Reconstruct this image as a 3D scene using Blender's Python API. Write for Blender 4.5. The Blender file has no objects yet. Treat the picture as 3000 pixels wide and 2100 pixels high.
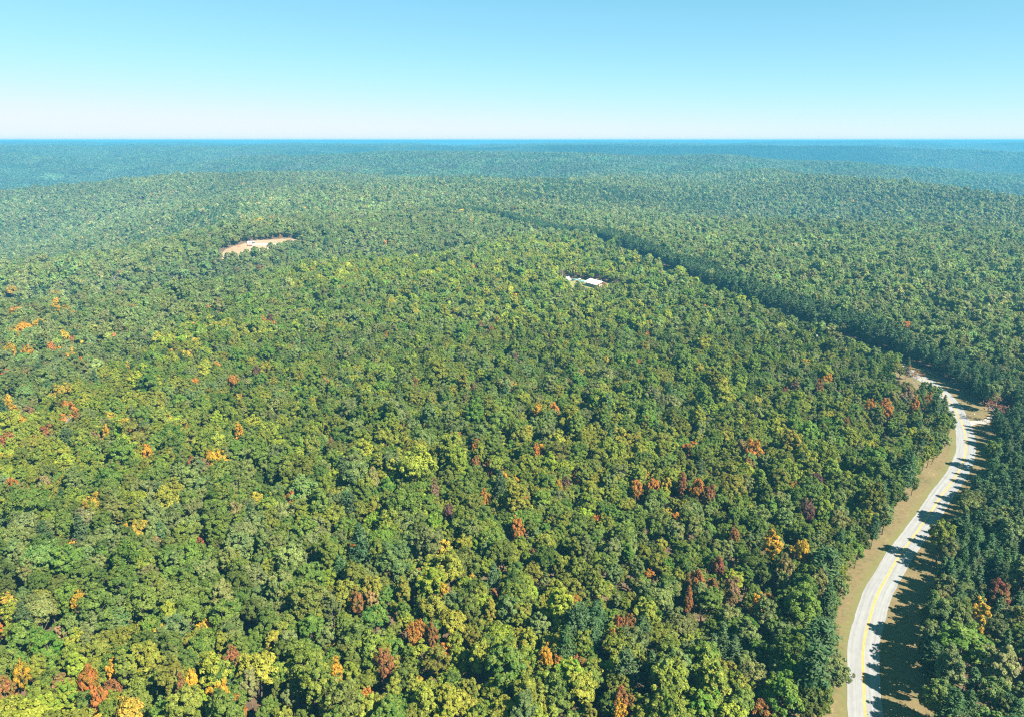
import bpy, math, random
import numpy as np
from mathutils import Vector, Matrix, Euler

# ------------------------------------------------------------------ camera, light, exposure
sc = bpy.context.scene
COL = sc.collection
CAM_H = 115.0
PITCH = 16.6                      # degrees below the horizontal
LENS = 36.0 * 2142.0 / 3000.0
cam_d = bpy.data.cameras.new('camera')
cam_d.sensor_width = 36.0
cam_d.lens = LENS
cam_d.clip_start = 1.0
cam_d.clip_end = 80000.0
cam = bpy.data.objects.new('camera', cam_d)
COL.objects.link(cam)
cam.location = (0, 0, CAM_H)
cam.rotation_euler = (math.radians(90 - PITCH), 0, 0)
sc.camera = cam

SUN_EL = math.radians(45)
SUN_AZ = math.radians(128)        # clockwise from +Y (the view direction): right, a little behind the camera
to_sun = Vector((math.sin(SUN_AZ) * math.cos(SUN_EL), math.cos(SUN_AZ) * math.cos(SUN_EL), math.sin(SUN_EL)))
sun_d = bpy.data.lights.new('sun', 'SUN')
sun_d.energy = 5.0
sun_d.angle = math.radians(0.5)
sun_d.color = (1.0, 0.91, 0.76)
sun = bpy.data.objects.new('sun', sun_d)
COL.objects.link(sun)
sun.location = (200, -120, 300)
sun.rotation_euler = (-to_sun).to_track_quat('-Z', 'Y').to_euler()

world = bpy.data.worlds.new('World')
sc.world = world
world.use_nodes = True
wn = world.node_tree.nodes
wl = world.node_tree.links
bg = wn['Background']
sky = wn.new('ShaderNodeTexSky')
sky.sky_type = 'NISHITA'
sky.sun_disc = False
sky.sun_elevation = SUN_EL
sky.sun_rotation = SUN_AZ
sky.altitude = 300
sky.air_density = 0.7
sky.dust_density = 0.0
sky.ozone_density = 3.0
# the photograph's tone curve, channel by channel (a scale and a power), for the whole sky alike
sep = wn.new('ShaderNodeSeparateColor'); com = wn.new('ShaderNodeCombineColor')
wl.new(sky.outputs[0], sep.inputs[0])
for ch, (mul, pw, top) in enumerate(((0.435, 0.89, 2.45), (0.96, 0.58, 2.68), (0.48, 1.0, 2.9))):
    p_ = wn.new('ShaderNodeMath'); p_.operation = 'POWER'; p_.inputs[1].default_value = pw
    m_ = wn.new('ShaderNodeMath'); m_.operation = 'MULTIPLY'; m_.inputs[1].default_value = mul
    c_ = wn.new('ShaderNodeMath'); c_.operation = 'SMOOTH_MIN'; c_.inputs[1].default_value = top; c_.inputs[2].default_value = 0.6
    wl.new(sep.outputs[ch], p_.inputs[0]); wl.new(p_.outputs[0], m_.inputs[0]); wl.new(m_.outputs[0], c_.inputs[0]); wl.new(c_.outputs[0], com.inputs[ch])
wl.new(com.outputs[0], bg.inputs['Color'])
bg.inputs['Strength'].default_value = 0.10

sc.view_settings.view_transform = 'Standard'
sc.view_settings.look = 'None'
sc.view_settings.exposure = 1.85
sc.view_settings.gamma = 1.0
sc.view_settings.use_curve_mapping = False
sc.render.engine = 'CYCLES'
cy = sc.cycles
cy.max_bounces = 5
cy.diffuse_bounces = 3
cy.glossy_bounces = 1
cy.transmission_bounces = 2
cy.transparent_max_bounces = 4
cy.volume_bounces = 1
cy.use_denoising = False
cy.pixel_filter_type = 'BLACKMAN_HARRIS'
cy.filter_width = 1.2
cy.sample_clamp_indirect = 4.0

rng = np.random.default_rng(7)
random.seed(7)

# ------------------------------------------------------------------ terrain
def _hash(ix, iy, seed):
    ix = np.asarray(ix).astype(np.int64)
    iy = np.asarray(iy).astype(np.int64)
    h = (ix * 374761393 + iy * 668265263 + seed * 982451653) & 0xFFFFFFFF
    h = ((h ^ (h >> 13)) * 1274126177) & 0xFFFFFFFF
    h = ((h ^ (h >> 16)) * 2246822519) & 0xFFFFFFFF
    h = h ^ (h >> 15)
    return (h & 0xFFFFFF) / float(0xFFFFFF)

def vnoise(x, y, seed):
    x = np.asarray(x, float); y = np.asarray(y, float)
    ix = np.floor(x); iy = np.floor(y)
    fx = x - ix; fy = y - iy
    fx = fx * fx * fx * (fx * (fx * 6 - 15) + 10)
    fy = fy * fy * fy * (fy * (fy * 6 - 15) + 10)
    a = _hash(ix, iy, seed); b = _hash(ix + 1, iy, seed)
    c = _hash(ix, iy + 1, seed); d = _hash(ix + 1, iy + 1, seed)
    return ((a + (b - a) * fx) * (1 - fy) + (c + (d - c) * fx) * fy) * 2 - 1

def fbm(x, y, wlen, octaves, seed):
    s = 0; amp = 1.0; tot = 0
    for k in range(octaves):
        a = 0.6 * k + 0.4
        xr = x * math.cos(a) - y * math.sin(a); yr = x * math.sin(a) + y * math.cos(a)
        s = s + amp * vnoise(xr / wlen + 13.7 * k, yr / wlen - 7.1 * k, seed + k)
        tot += amp; amp *= 0.5; wlen *= 0.5
    return s / tot

def sstep(a, b, x):
    t = np.clip((np.asarray(x, float) - a) / (b - a), 0, 1)
    return t * t * (3 - 2 * t)

def seg_dist(x, y, p, q):
    px, py = p; qx, qy = q
    dx, dy = qx - px, qy - py
    t = np.clip(((x - px) * dx + (y - py) * dy) / (dx * dx + dy * dy), 0, 1)
    return np.hypot(x - px - t * dx, y - py - t * dy)

BUMPS = [  # x, y, amplitude, radius
    (-300, 860, 16, 110), (-640, 960, -58, 240), (-1000, 1250, -52, 300), (-1500, 2500, -70, 600),
    (520, 1330, -34, 190), (1400, 1900, -66, 450), (-150, 1500, 12, 260), (250, 1650, 16, 300), (980, 1000, -16, 220),
]
TROUGHS = [  # from, to, amplitude, width (negative: a draw, positive: a spur)
    ((-680, 450), (-330, 650), -42, 75), ((-330, 650), (-140, 790), -22, 62), ((-120, 800), (60, 1000), -8, 70),
    ((-300, 1500), (-1000, 1780), 6, 170), ((680, 2100), (820, 1250), 28, 150), ((-900, 2950), (1300, 2900), 38, 480),
    ((-700, 2250), (500, 2150), -14, 200), ((1500, 3700), (3200, 3900), -30, 420),
]

def height(x, y):
    x = np.asarray(x, float); y = np.asarray(y, float)
    r = np.hypot(x, y)
    near = sstep(260, 700, r)
    mid = sstep(650, 1700, r)
    far = sstep(2200, 4600, r)
    vfar = sstep(5000, 15000, r)
    h = 1.6 * vnoise(x / 190 + 3.3, y / 190 + 1.7, 3)
    h = h + near * 4.0 * fbm(x, y, 260, 2, 11)
    h = h + mid * 34 * fbm(x, y, 700, 3, 21)
    h = h + mid * 13 * fbm(x, y, 330, 2, 25)
    rid = 1 - 2 * np.abs(fbm(x * 0.42, y, 1700, 3, 31))
    h = h + far * (120 * (rid - 0.45) + 6)
    h = h + vfar * (40 * fbm(x * 0.5, y, 4200, 3, 45) + 20)
    az = np.arctan2(x, np.maximum(y, 1.0))
    for bx, by, a, rad in BUMPS:
        h = h + a * np.exp(-((x - bx) ** 2 + (y - by) ** 2) / (rad * rad))
    for p, q, a, w in TROUGHS:
        h = h + a * np.exp(-(seg_dist(x, y, p, q) / w) ** 2)
    # the hilltops belong to one old plateau
    cap = 101 - 46 * np.exp(-np.maximum(r - 3000, -1500) / 4500)
    k = 7.0
    return np.where(r > 1500, cap - k * np.log1p(np.exp(np.clip((cap - h) / k, -30, 60))), h)
# ------------------------------------------------------------------ end terrain

ROAD = [(41.3, 23.4), (52.1, 70.6), (64.2, 102.7), (73.6, 124.9), (80.7, 141.3), (84.8, 149.3), (90.0, 157.6), (96.1, 166.8), (103.4, 176.1), (113.1, 187.9),
        (122.7, 198.6), (135.8, 213.3), (146.7, 226.0), (161.1, 241.8), (173.4, 257.7), (181.5, 270.3), (189.3, 284.8),
        (195.5, 299.4), (201.1, 313.9), (205.3, 331.6), (206.9, 348.9), (203.2, 379.6), (195.6, 408.6), (183.4, 444.1), (169.7, 477.8),
        (155.6, 539.3), (143.4, 606.4), (132.4, 672.8), (120.3, 733.6), (103.5, 810.2), (83.1, 893.7), (56.7, 964.2), (23.0, 993.4), (-14.3, 1040.6), (-50.2, 1087.7), (-113.1, 1152.3)]

def resample(pts, step):
    p = np.array(pts, float)
    # Catmull-Rom through the points
    out = []
    for i in range(len(p) - 1):
        p0 = p[max(i - 1, 0)]; p1 = p[i]; p2 = p[i + 1]; p3 = p[min(i + 2, len(p) - 1)]
        for t in np.linspace(0, 1, 24, endpoint=False):
            out.append(0.5 * ((2 * p1) + (-p0 + p2) * t + (2 * p0 - 5 * p1 + 4 * p2 - p3) * t * t + (-p0 + 3 * p1 - 3 * p2 + p3) * t ** 3))
    out.append(p[-1])
    out = np.array(out)
    for _ in range(10):
        out[1:-1] = 0.25 * out[:-2] + 0.5 * out[1:-1] + 0.25 * out[2:]
    d = np.r_[0, np.cumsum(np.hypot(*np.diff(out, axis=0).T))]
    s = np.arange(0, d[-1], step)
    return np.c_[np.interp(s, d, out[:, 0]), np.interp(s, d, out[:, 1])]

ROADP = resample(ROAD, 1.5)
_tan = np.gradient(ROADP, axis=0)
_tan /= np.linalg.norm(_tan, axis=1)[:, None]
ROADN = np.c_[_tan[:, 1], -_tan[:, 0]]          # to the right of travel
ROAD_HALF = 3.35

def road_offset(x, y):
    """signed distance from the road's centre line (right of it is positive)"""
    x = np.atleast_1d(np.asarray(x, float)); y = np.atleast_1d(np.asarray(y, float))
    out = np.full(x.shape, 1e6)
    m = (x > -200) & (x < 320) & (y > 0) & (y < 1200)
    idx = np.nonzero(m)[0]
    for s in range(0, len(idx), 4000):
        k = idx[s:s + 4000]
        dx = x[k, None] - ROADP[None, :, 0]; dy = y[k, None] - ROADP[None, :, 1]
        d2 = dx * dx + dy * dy
        j = d2.argmin(1)
        a = np.arange(len(k))
        side = dx[a, j] * ROADN[j, 0] + dy[a, j] * ROADN[j, 1]
        out[k] = np.sign(side) * np.sqrt(d2[a, j])
    return out

# ------------------------------------------------------------------ materials
def new_mat(name):
    m = bpy.data.materials.new(name)
    m.use_nodes = True
    nt = m.node_tree
    return m, nt, nt.nodes, nt.links, nt.nodes['Principled BSDF']

def plain(name, col, rough=0.7, var=0.15, scale=3.0, metal=0.0, spec=0.4):
    m, nt, n, l, p = new_mat(name)
    tc = n.new('ShaderNodeTexCoord')
    nz = n.new('ShaderNodeTexNoise')
    nz.inputs['Scale'].default_value = scale; nz.inputs['Detail'].default_value = 5
    l.new(tc.outputs['Object'], nz.inputs['Vector'])
    mr = n.new('ShaderNodeMapRange')
    mr.inputs['From Min'].default_value = 0.25; mr.inputs['From Max'].default_value = 0.75
    mr.inputs['To Min'].default_value = 1 - var; mr.inputs['To Max'].default_value = 1 + var
    l.new(nz.outputs[0], mr.inputs[0])
    mx = n.new('ShaderNodeMix'); mx.data_type = 'RGBA'; mx.blend_type = 'MULTIPLY'
    mx.inputs[0].default_value = 1
    mx.inputs[6].default_value = (*col, 1)
    l.new(mr.outputs[0], mx.inputs[7])
    l.new(mx.outputs[2], p.inputs['Base Color'])
    p.inputs['Roughness'].default_value = rough
    p.inputs['Metallic'].default_value = metal
    p.inputs['Specular IOR Level'].default_value = spec
    return m

def ramp_mat(name, stops, scales, rough=0.9, bump=0.0):
    """ground-like material: two noises in world metres mixed through a ramp"""
    m, nt, n, l, p = new_mat(name)
    g = n.new('ShaderNodeNewGeometry')
    fac = None
    for k, (s, w) in enumerate(scales):
        nz = n.new('ShaderNodeTexNoise')
        nz.inputs['Scale'].default_value = s; nz.inputs['Detail'].default_value = 6; nz.inputs['Roughness'].default_value = 0.62
        l.new(g.outputs['Position'], nz.inputs['Vector'])
        mu = n.new('ShaderNodeMath'); mu.operation = 'MULTIPLY'; mu.inputs[1].default_value = w
        l.new(nz.outputs[0], mu.inputs[0])
        if fac is None:
            fac = mu.outputs[0]
        else:
            ad = n.new('ShaderNodeMath'); ad.operation = 'ADD'
            l.new(fac, ad.inputs[0]); l.new(mu.outputs[0], ad.inputs[1]); fac = ad.outputs[0]
    cr = n.new('ShaderNodeValToRGB')
    e = cr.color_ramp.elements
    e[0].position = stops[0][0]; e[0].color = (*stops[0][1], 1)
    e[1].position = stops[-1][0]; e[1].color = (*stops[-1][1], 1)
    for pos, c in stops[1:-1]:
        q = e.new(pos); q.color = (*c, 1)
    l.new(fac, cr.inputs[0])
    l.new(cr.outputs[0], p.inputs['Base Color'])
    p.inputs['Roughness'].default_value = rough
    p.inputs['Specular IOR Level'].default_value = 0.2
    if bump:
        b = n.new('ShaderNodeBump'); b.inputs['Strength'].default_value = bump; b.inputs['Distance'].default_value = 0.2
        l.new(fac, b.inputs['Height']); l.new(b.outputs[0], p.inputs['Normal'])
    return m

def leaf_mat(name, rough, trans):
    m, nt, n, l, p = new_mat(name)
    at = n.new('ShaderNodeAttribute'); at.attribute_type = 'INSTANCER'; at.attribute_name = 'tint'
    va = n.new('ShaderNodeAttribute'); va.attribute_type = 'GEOMETRY'; va.attribute_name = 'var'
    mr = n.new('ShaderNodeMapRange'); mr.inputs['To Min'].default_value = 0.62; mr.inputs['To Max'].default_value = 1.38
    l.new(va.outputs['Fac'], mr.inputs[0])
    mh = n.new('ShaderNodeMapRange'); mh.inputs['To Min'].default_value = 0.525; mh.inputs['To Max'].default_value = 0.475
    l.new(va.outputs['Fac'], mh.inputs[0])
    at2 = n.new('ShaderNodeAttribute'); at2.attribute_type = 'INSTANCER'; at2.attribute_name = 'tint_b'
    mf = n.new('ShaderNodeMapRange'); mf.interpolation_type = 'SMOOTHSTEP'
    mf.inputs['From Min'].default_value = 0.30; mf.inputs['From Max'].default_value = 0.55
    l.new(va.outputs['Fac'], mf.inputs[0])
    mc = n.new('ShaderNodeMix'); mc.data_type = 'RGBA'
    l.new(mf.outputs[0], mc.inputs[0]); l.new(at2.outputs['Color'], mc.inputs[6]); l.new(at.outputs['Color'], mc.inputs[7])
    hs = n.new('ShaderNodeHueSaturation')
    l.new(mc.outputs[2], hs.inputs['Color']); l.new(mr.outputs[0], hs.inputs['Value']); l.new(mh.outputs[0], hs.inputs['Hue'])
    l.new(hs.outputs[0], p.inputs['Base Color'])
    p.inputs['Roughness'].default_value = rough
    p.inputs['Specular IOR Level'].default_value = 0.12
    tr = n.new('ShaderNodeBsdfTranslucent')
    l.new(hs.outputs[0], tr.inputs['Color'])
    mx = n.new('ShaderNodeMixShader'); mx.inputs[0].default_value = trans
    l.new(p.outputs[0], mx.inputs[1]); l.new(tr.outputs[0], mx.inputs[2])
    l.new(mx.outputs[0], n['Material Output'].inputs['Surface'])
    return m

M = {}
M['leaf'] = leaf_mat('broad_leaves', 0.5, 0.42)
M['needle'] = leaf_mat('pine_needles', 0.6, 0.12)
M['bark'] = plain('bark', (0.11, 0.085, 0.065), 0.9, 0.35, 2.0)
M['pine_bark'] = plain('pine_bark', (0.17, 0.12, 0.09), 0.9, 0.35, 2.0)
M['pale_bark'] = plain('pale_bark', (0.36, 0.33, 0.30), 0.9, 0.25, 2.0)
M['litter'] = ramp_mat('leaf_litter', [(0.32, (0.045, 0.032, 0.02)), (0.5, (0.10, 0.068, 0.04)), (0.68, (0.17, 0.115, 0.07))], [(0.12, 0.5), (1.4, 0.5)], 0.95, 0.4)
M['dry_grass'] = ramp_mat('dry_grass', [(0.34, (0.075, 0.055, 0.03)), (0.43, (0.105, 0.10, 0.038)), (0.51, (0.155, 0.108, 0.058)), (0.56, (0.13, 0.115, 0.05)), (0.66, (0.225, 0.155, 0.088))], [(0.10, 0.40), (0.9, 0.60)], 0.95, 0.5)
def green_by_the_road(m):
    """grass is greener within about two metres of the pavement's run-off"""
    n = m.node_tree.nodes; l = m.node_tree.links
    p = n['Principled BSDF']; src = p.inputs['Base Color'].links[0].from_socket
    uv = n.new('ShaderNodeUVMap'); uv.uv_map = 'UVMap'
    sx = n.new('ShaderNodeSeparateXYZ'); l.new(uv.outputs[0], sx.inputs[0])
    ab = n.new('ShaderNodeMath'); ab.operation = 'ABSOLUTE'; l.new(sx.outputs[0], ab.inputs[0])
    g = n.new('ShaderNodeNewGeometry'); nz = n.new('ShaderNodeTexNoise'); nz.inputs['Scale'].default_value = 0.35; nz.inputs['Detail'].default_value = 5
    l.new(g.outputs['Position'], nz.inputs['Vector'])
    ad = n.new('ShaderNodeMath'); ad.operation = 'MULTIPLY_ADD'; ad.inputs[1].default_value = 4.5; l.new(nz.outputs[0], ad.inputs[0]); l.new(ab.outputs[0], ad.inputs[2])
    mr = n.new('ShaderNodeMapRange'); mr.inputs['From Min'].default_value = 6.0; mr.inputs['From Max'].default_value = 8.2; mr.inputs['To Min'].default_value = 0.75; mr.inputs['To Max'].default_value = 0.0
    l.new(ad.outputs[0], mr.inputs[0])
    mx = n.new('ShaderNodeMix'); mx.data_type = 'RGBA'; l.new(mr.outputs[0], mx.inputs[0]); l.new(src, mx.inputs[6]); mx.inputs[7].default_value = (0.125, 0.13, 0.045, 1)
    l.new(mx.outputs[2], p.inputs['Base Color'])
M['dry_grass_brown'] = M['dry_grass'].copy()
green_by_the_road(M['dry_grass'])
M['hay'] = ramp_mat('hay_field', [(0.35, (0.20, 0.14, 0.085)), (0.5, (0.25, 0.18, 0.115)), (0.65, (0.29, 0.22, 0.155))], [(0.03, 0.5), (0.25, 0.5)], 0.95, 0.3)
M['lawn'] = ramp_mat('lawn', [(0.34, (0.14, 0.17, 0.045)), (0.5, (0.19, 0.19, 0.06)), (0.64, (0.28, 0.20, 0.10))], [(0.08, 0.5), (0.5, 0.5)], 0.95, 0.3)
M['gravel'] = ramp_mat('pale_gravel', [(0.35, (0.30, 0.26, 0.22)), (0.5, (0.44, 0.40, 0.35)), (0.65, (0.56, 0.52, 0.46))], [(0.3, 0.5), (3.0, 0.5)], 0.95, 0.3)

# ------------------------------------------------------------------ mesh helpers
def tag(o, label=None, cat=None, group=None, kind=None):
    if label: o['label'] = label
    if cat: o['category'] = cat
    if group: o['group'] = group
    if kind: o['kind'] = kind
    return o

class MB:
    """collects vertices and faces; build() links them as one mesh object"""
    def __init__(s):
        s.v = []; s.f = []
    def add(s, v, f):
        b = len(s.v)
        s.v += [tuple(p) for p in v]; s.f += [tuple(i + b for i in q) for q in f]
    def box(s, x0, x1, y0, y1, z0, z1):
        v = [(x, y, z) for z in (z0, z1) for (x, y) in ((x0, y0), (x1, y0), (x1, y1), (x0, y1))]
        s.add(v, [(3, 2, 1, 0), (4, 5, 6, 7), (0, 1, 5, 4), (1, 2, 6, 5), (2, 3, 7, 6), (3, 0, 4, 7)])
    def prism(s, prof, axis, a, b):
        """prof: list of 2-D points; axis 'x' -> points are (y, z); axis 'y' -> (x, z)"""
        n = len(prof)
        v = []
        for t in (a, b):
            for p in prof:
                v.append((t, p[0], p[1]) if axis == 'x' else (p[0], t, p[1]))
        f = [tuple(range(n))[::-1], tuple(range(n, 2 * n))]
        f += [(i, (i + 1) % n, n + (i + 1) % n, n + i) for i in range(n)]
        s.add(v, f)
    def tube(s, pts, rad, sides=6, cap=True):
        pts = [Vector(p) for p in pts]
        rings = []
        b = len(s.v)
        for i, p in enumerate(pts):
            d = (pts[min(i + 1, len(pts) - 1)] - pts[max(i - 1, 0)]).normalized()
            u = d.cross(Vector((0.3, 0.9, 0.1)))
            if u.length < 0.05: u = d.cross(Vector((1, 0, 0)))
            u.normalize(); w = d.cross(u)
            for k in range(sides):
                a = 2 * math.pi * k / sides
                s.v.append(tuple(p + (u * math.cos(a) + w * math.sin(a)) * rad[i]))
        for i in range(len(pts) - 1):
            for k in range(sides):
                k2 = (k + 1) % sides
                s.f.append((b + i * sides + k, b + i * sides + k2, b + (i + 1) * sides + k2, b + (i + 1) * sides + k))
        if cap:
            s.f.append(tuple(b + k for k in range(sides))[::-1])
            s.f.append(tuple(b + (len(pts) - 1) * sides + k for k in range(sides)))
    def mesh(s, name, mat):
        me = bpy.data.meshes.new(name)
        me.from_pydata(s.v, [], s.f)
        if mat: me.materials.append(mat)
        me.update()
        return me
    def build(s, name, mat, parent=None, loc=None, rz=0.0):
        o = bpy.data.objects.new(name, s.mesh(name, mat))
        COL.objects.link(o)
        if parent: o.parent = parent
        if loc is not None: o.location = loc
        if rz: o.rotation_euler = (0, 0, rz)
        return o

def empty(name, loc, rz=0.0, scale=1.0):
    o = bpy.data.objects.new(name, None)
    o.empty_display_size = 0.5
    COL.objects.link(o)
    o.location = loc; o.rotation_euler = (0, 0, rz)
    if scale != 1.0: o.scale = (scale,) * 3
    return o

def np_mesh(name, v, f, mat, smooth=False):
    me = bpy.data.meshes.new(name)
    v = np.asarray(v, np.float32); f = np.asarray(f, np.int32)
    nv, nf, k = len(v), len(f), f.shape[1]
    me.vertices.add(nv); me.vertices.foreach_set('co', v.ravel())
    me.loops.add(nf * k); me.loops.foreach_set('vertex_index', f.ravel())
    me.polygons.add(nf)
    me.polygons.foreach_set('loop_start', np.arange(0, nf * k, k, dtype=np.int32))
    if smooth:
        me.polygons.foreach_set('use_smooth', np.ones(nf, bool))
    if mat: me.materials.append(mat)
    me.update(calc_edges=True)
    return me

def link_mesh(name, me, parent=None):
    o = bpy.data.objects.new(name, me); COL.objects.link(o)
    if parent: o.parent = parent
    return o

def grid_faces(nr, nc):
    i = np.arange(nr - 1)[:, None] * nc + np.arange(nc - 1)[None, :]
    return np.stack([i, i + 1, i + nc + 1, i + nc], -1).reshape(-1, 4)

# ------------------------------------------------------------------ ground
azs = np.radians(np.r_[np.arange(-180, -52, 4.0), np.arange(-52, 52, 0.3), np.arange(52, 180.1, 4.0)])
rads = np.r_[0.5, np.geomspace(20, 32000, 620)]
AZ, RR = np.meshgrid(azs, rads)
gx = RR * np.sin(AZ); gy = RR * np.cos(AZ)
gz = height(gx, gy)
gz = gz - 0.0
ground = link_mesh('ground', np_mesh('ground', np.stack([gx, gy, gz], -1).reshape(-1, 3), grid_faces(len(rads), len(azs))[:, ::-1], M['litter'], True))
tag(ground, 'brown leaf-littered ground under the forest', None, None, 'structure')

def ribbon(name, offs, lift, mat, i0=0, i1=None, parent=None, jitter=0.0, seed=0):
    """a strip along the road; offs are sideways distances, jitter frays the two outer edges"""
    i1 = i1 or len(ROADP)
    P = ROADP[i0:i1]; N = ROADN[i0:i1]
    s = np.arange(i0, i1) * 1.5
    V = []
    for k, o in enumerate(offs):
        oo = np.full(len(P), float(o))
        if jitter and abs(o) == max(abs(offs[0]), abs(offs[-1])):
            oo = oo + jitter * (vnoise(s / 2.7, s * 0 + k, seed) + vnoise(s / 9.0, s * 0 + k, seed + 5))
        q = P + N * oo[:, None]
        lf = lift if np.isscalar(lift) else lift[k]
        V.append(np.c_[q, height(q[:, 0], q[:, 1]) + lf])
    V = np.stack(V, 1)
    me = np_mesh(name, V.reshape(-1, 3), grid_faces(len(P), len(offs))[:, ::-1], mat, True)
    uv = me.uv_layers.new(name='UVMap')
    UV = np.zeros((len(P), len(offs), 2))
    UV[:, :, 0] = np.array(offs)[None, :]; UV[:, :, 1] = s[:, None]
    li = np.zeros(len(me.loops), np.int32); me.loops.foreach_get('vertex_index', li)
    uv.data.foreach_set('uv', UV.reshape(-1, 2)[li].astype(np.float32).ravel())
    return link_mesh(name, me, parent)

def road_material():
    m, nt, n, l, p = new_mat('bleached_chip_seal')
    uv = n.new('ShaderNodeUVMap'); uv.uv_map = 'UVMap'
    mp = n.new('ShaderNodeMapping'); mp.inputs['Scale'].default_value = (2.2, 0.035, 1)
    l.new(uv.outputs[0], mp.inputs[0])
    st = n.new('ShaderNodeTexNoise'); st.inputs['Scale'].default_value = 1.0; st.inputs['Detail'].default_value = 6
    l.new(mp.outputs[0], st.inputs['Vector'])
    mp2 = n.new('ShaderNodeMapping'); mp2.inputs['Scale'].default_value = (0.5, 0.3, 1)
    l.new(uv.outputs[0], mp2.inputs[0])
    bl = n.new('ShaderNodeTexNoise'); bl.inputs['Scale'].default_value = 1.0; bl.inputs['Detail'].default_value = 8; bl.inputs['Roughness'].default_value = 0.7
    l.new(mp2.outputs[0], bl.inputs['Vector'])
    sx = n.new('ShaderNodeSeparateXYZ'); l.new(uv.outputs[0], sx.inputs[0])
    # tyre tracks: darker bands at about 0.9 m and 2.6 m from the middle
    ab = n.new('ShaderNodeMath'); ab.operation = 'ABSOLUTE'; l.new(sx.outputs[0], ab.inputs[0])
    su = n.new('ShaderNodeMath'); su.operation = 'SUBTRACT'; su.inputs[1].default_value = 0.85; l.new(ab.outputs[0], su.inputs[0])
    mu = n.new('ShaderNodeMath'); mu.operation = 'MULTIPLY'; mu.inputs[1].default_value = 2 * math.pi / 1.65; l.new(su.outputs[0], mu.inputs[0])
    co = n.new('ShaderNodeMath'); co.operation = 'COSINE'; l.new(mu.outputs[0], co.inputs[0])
    tw = n.new('ShaderNodeMath'); tw.operation = 'MULTIPLY_ADD'; tw.inputs[1].default_value = -0.03; tw.inputs[2].default_value = 0.0
    l.new(co.outputs[0], tw.inputs[0])
    a1 = n.new('ShaderNodeMath'); a1.operation = 'MULTIPLY_ADD'; a1.inputs[1].default_value = 0.6; l.new(st.outputs[0], a1.inputs[0]); l.new(tw.outputs[0], a1.inputs[2])
    a2 = n.new('ShaderNodeMath'); a2.operation = 'MULTIPLY_ADD'; a2.inputs[1].default_value = 0.4; l.new(bl.outputs[0], a2.inputs[0]); l.new(a1.outputs[0], a2.inputs[2])
    cr = n.new('ShaderNodeValToRGB')
    e = cr.color_ramp.elements
    e[0].position = 0.3; e[0].color = (0.155, 0.158, 0.163, 1)
    e[1].position = 0.66; e[1].color = (0.255, 0.258, 0.266, 1)
    q = e.new(0.47); q.color = (0.208, 0.211, 0.218, 1)
    l.new(a2.outputs[0], cr.inputs[0])
    l.new(cr.outputs[0], p.inputs['Base Color'])
    p.inputs['Roughness'].default_value = 0.85
    p.inputs['Specular IOR Level'].default_value = 0.2
    return m

M['road'] = road_material()
M['yellow'] = plain('yellow_road_paint', (0.52, 0.27, 0.025), 0.7, 0.25, 0.6)
shoulder_l = ribbon('verge_left', [-13, -10, -6.5, -5, -2.9], [0.02, 0.03, 0.03, 0.03, 0.03], M['dry_grass'], jitter=0.9, seed=61)
shoulder_r = ribbon('verge_right', [2.9, 5, 7, 10, 14], [0.03, 0.03, 0.03, 0.03, 0.02], M['dry_grass_brown'], jitter=0.9, seed=71)
for o, s in ((shoulder_l, 'tan dry grass verge between the road and the oak forest'), (shoulder_r, 'shaded dry grass verge between the road and the pines')):
    tag(o, s, None, None, 'structure')
road = ribbon('road', list(np.linspace(-ROAD_HALF, ROAD_HALF, 9)), 0.06, M['road'], jitter=0.10, seed=5)
tag(road, 'pale bleached two-lane asphalt road curving through the forest', None, None, 'structure')
for o in (-0.16, 0.16):
    ribbon('centre_line', [o - 0.10, o + 0.10], 0.067, M['yellow'], parent=road)

def patch(name, outline, lift, mat, label, res=4.0, parent=None):
    """a ground cover patch with an irregular outline, draped on the terrain"""
    P = np.array(outline, float)
    n = len(P)
    c = P.mean(0)
    ang = np.linspace(0, n, n * 8, endpoint=False)
    i0 = ang.astype(int) % n; t = ang - ang.astype(int)
    E = P[i0] * (1 - t[:, None]) + P[(i0 + 1) % n] * t[:, None]
    for _ in range(4):
        E = 0.25 * np.roll(E, 1, 0) + 0.5 * E + 0.25 * np.roll(E, -1, 0)
    E = E + np.c_[vnoise(E[:, 0] / 5, E[:, 1] / 5, 4), vnoise(E[:, 0] / 5, E[:, 1] / 5, 9)] * 1.2
    rings = np.linspace(0.02, 1, 14)
    V = c[None, None] + (E - c)[None] * rings[:, None, None]
    V = np.concatenate([V, V[:, :1]], 1)
    z = height(V[..., 0], V[..., 1]) + lift
    me = np_mesh(name, np.concatenate([V, z[..., None]], -1).reshape(-1, 3), grid_faces(V.shape[0], V.shape[1]), mat, True)
    o = link_mesh(name, me, parent)
    if label: tag(o, label, None, None, 'structure')
    return o

# clearings, world metres
LAWN = [(38.7, 609.8), (44.9, 624.6), (57.1, 623.5), (67.3, 614.0), (81.5, 605.8), (89.6, 585.1), (81.5, 568.6), (67.1, 557.8), (54.9, 549.2), (48.8, 557.6), (44.8, 576.5), (40.7, 593.1)]
FIELD = [(-303.9, 757.0), (-306.5, 774.6), (-296.7, 788.5), (-283.9, 804.7), (-267.8, 812.7), (-252.8, 825.6), (-238.5, 826.9), (-230.8, 807.7), (-243.0, 797.0), (-254.0, 781.0), (-268.0, 760.0), (-287.5, 755.0)]
patch('lawn', LAWN, 0.05, M['lawn'], 'small grassy yard round the white-roofed house')
patch('hay_field', FIELD, 0.08, M['hay'], 'tan mown field in a clearing of the forest')

# ------------------------------------------------------------------ tree kinds
def unit(v):
    return v / np.maximum(np.linalg.norm(v, axis=-1, keepdims=True), 1e-9)

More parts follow.
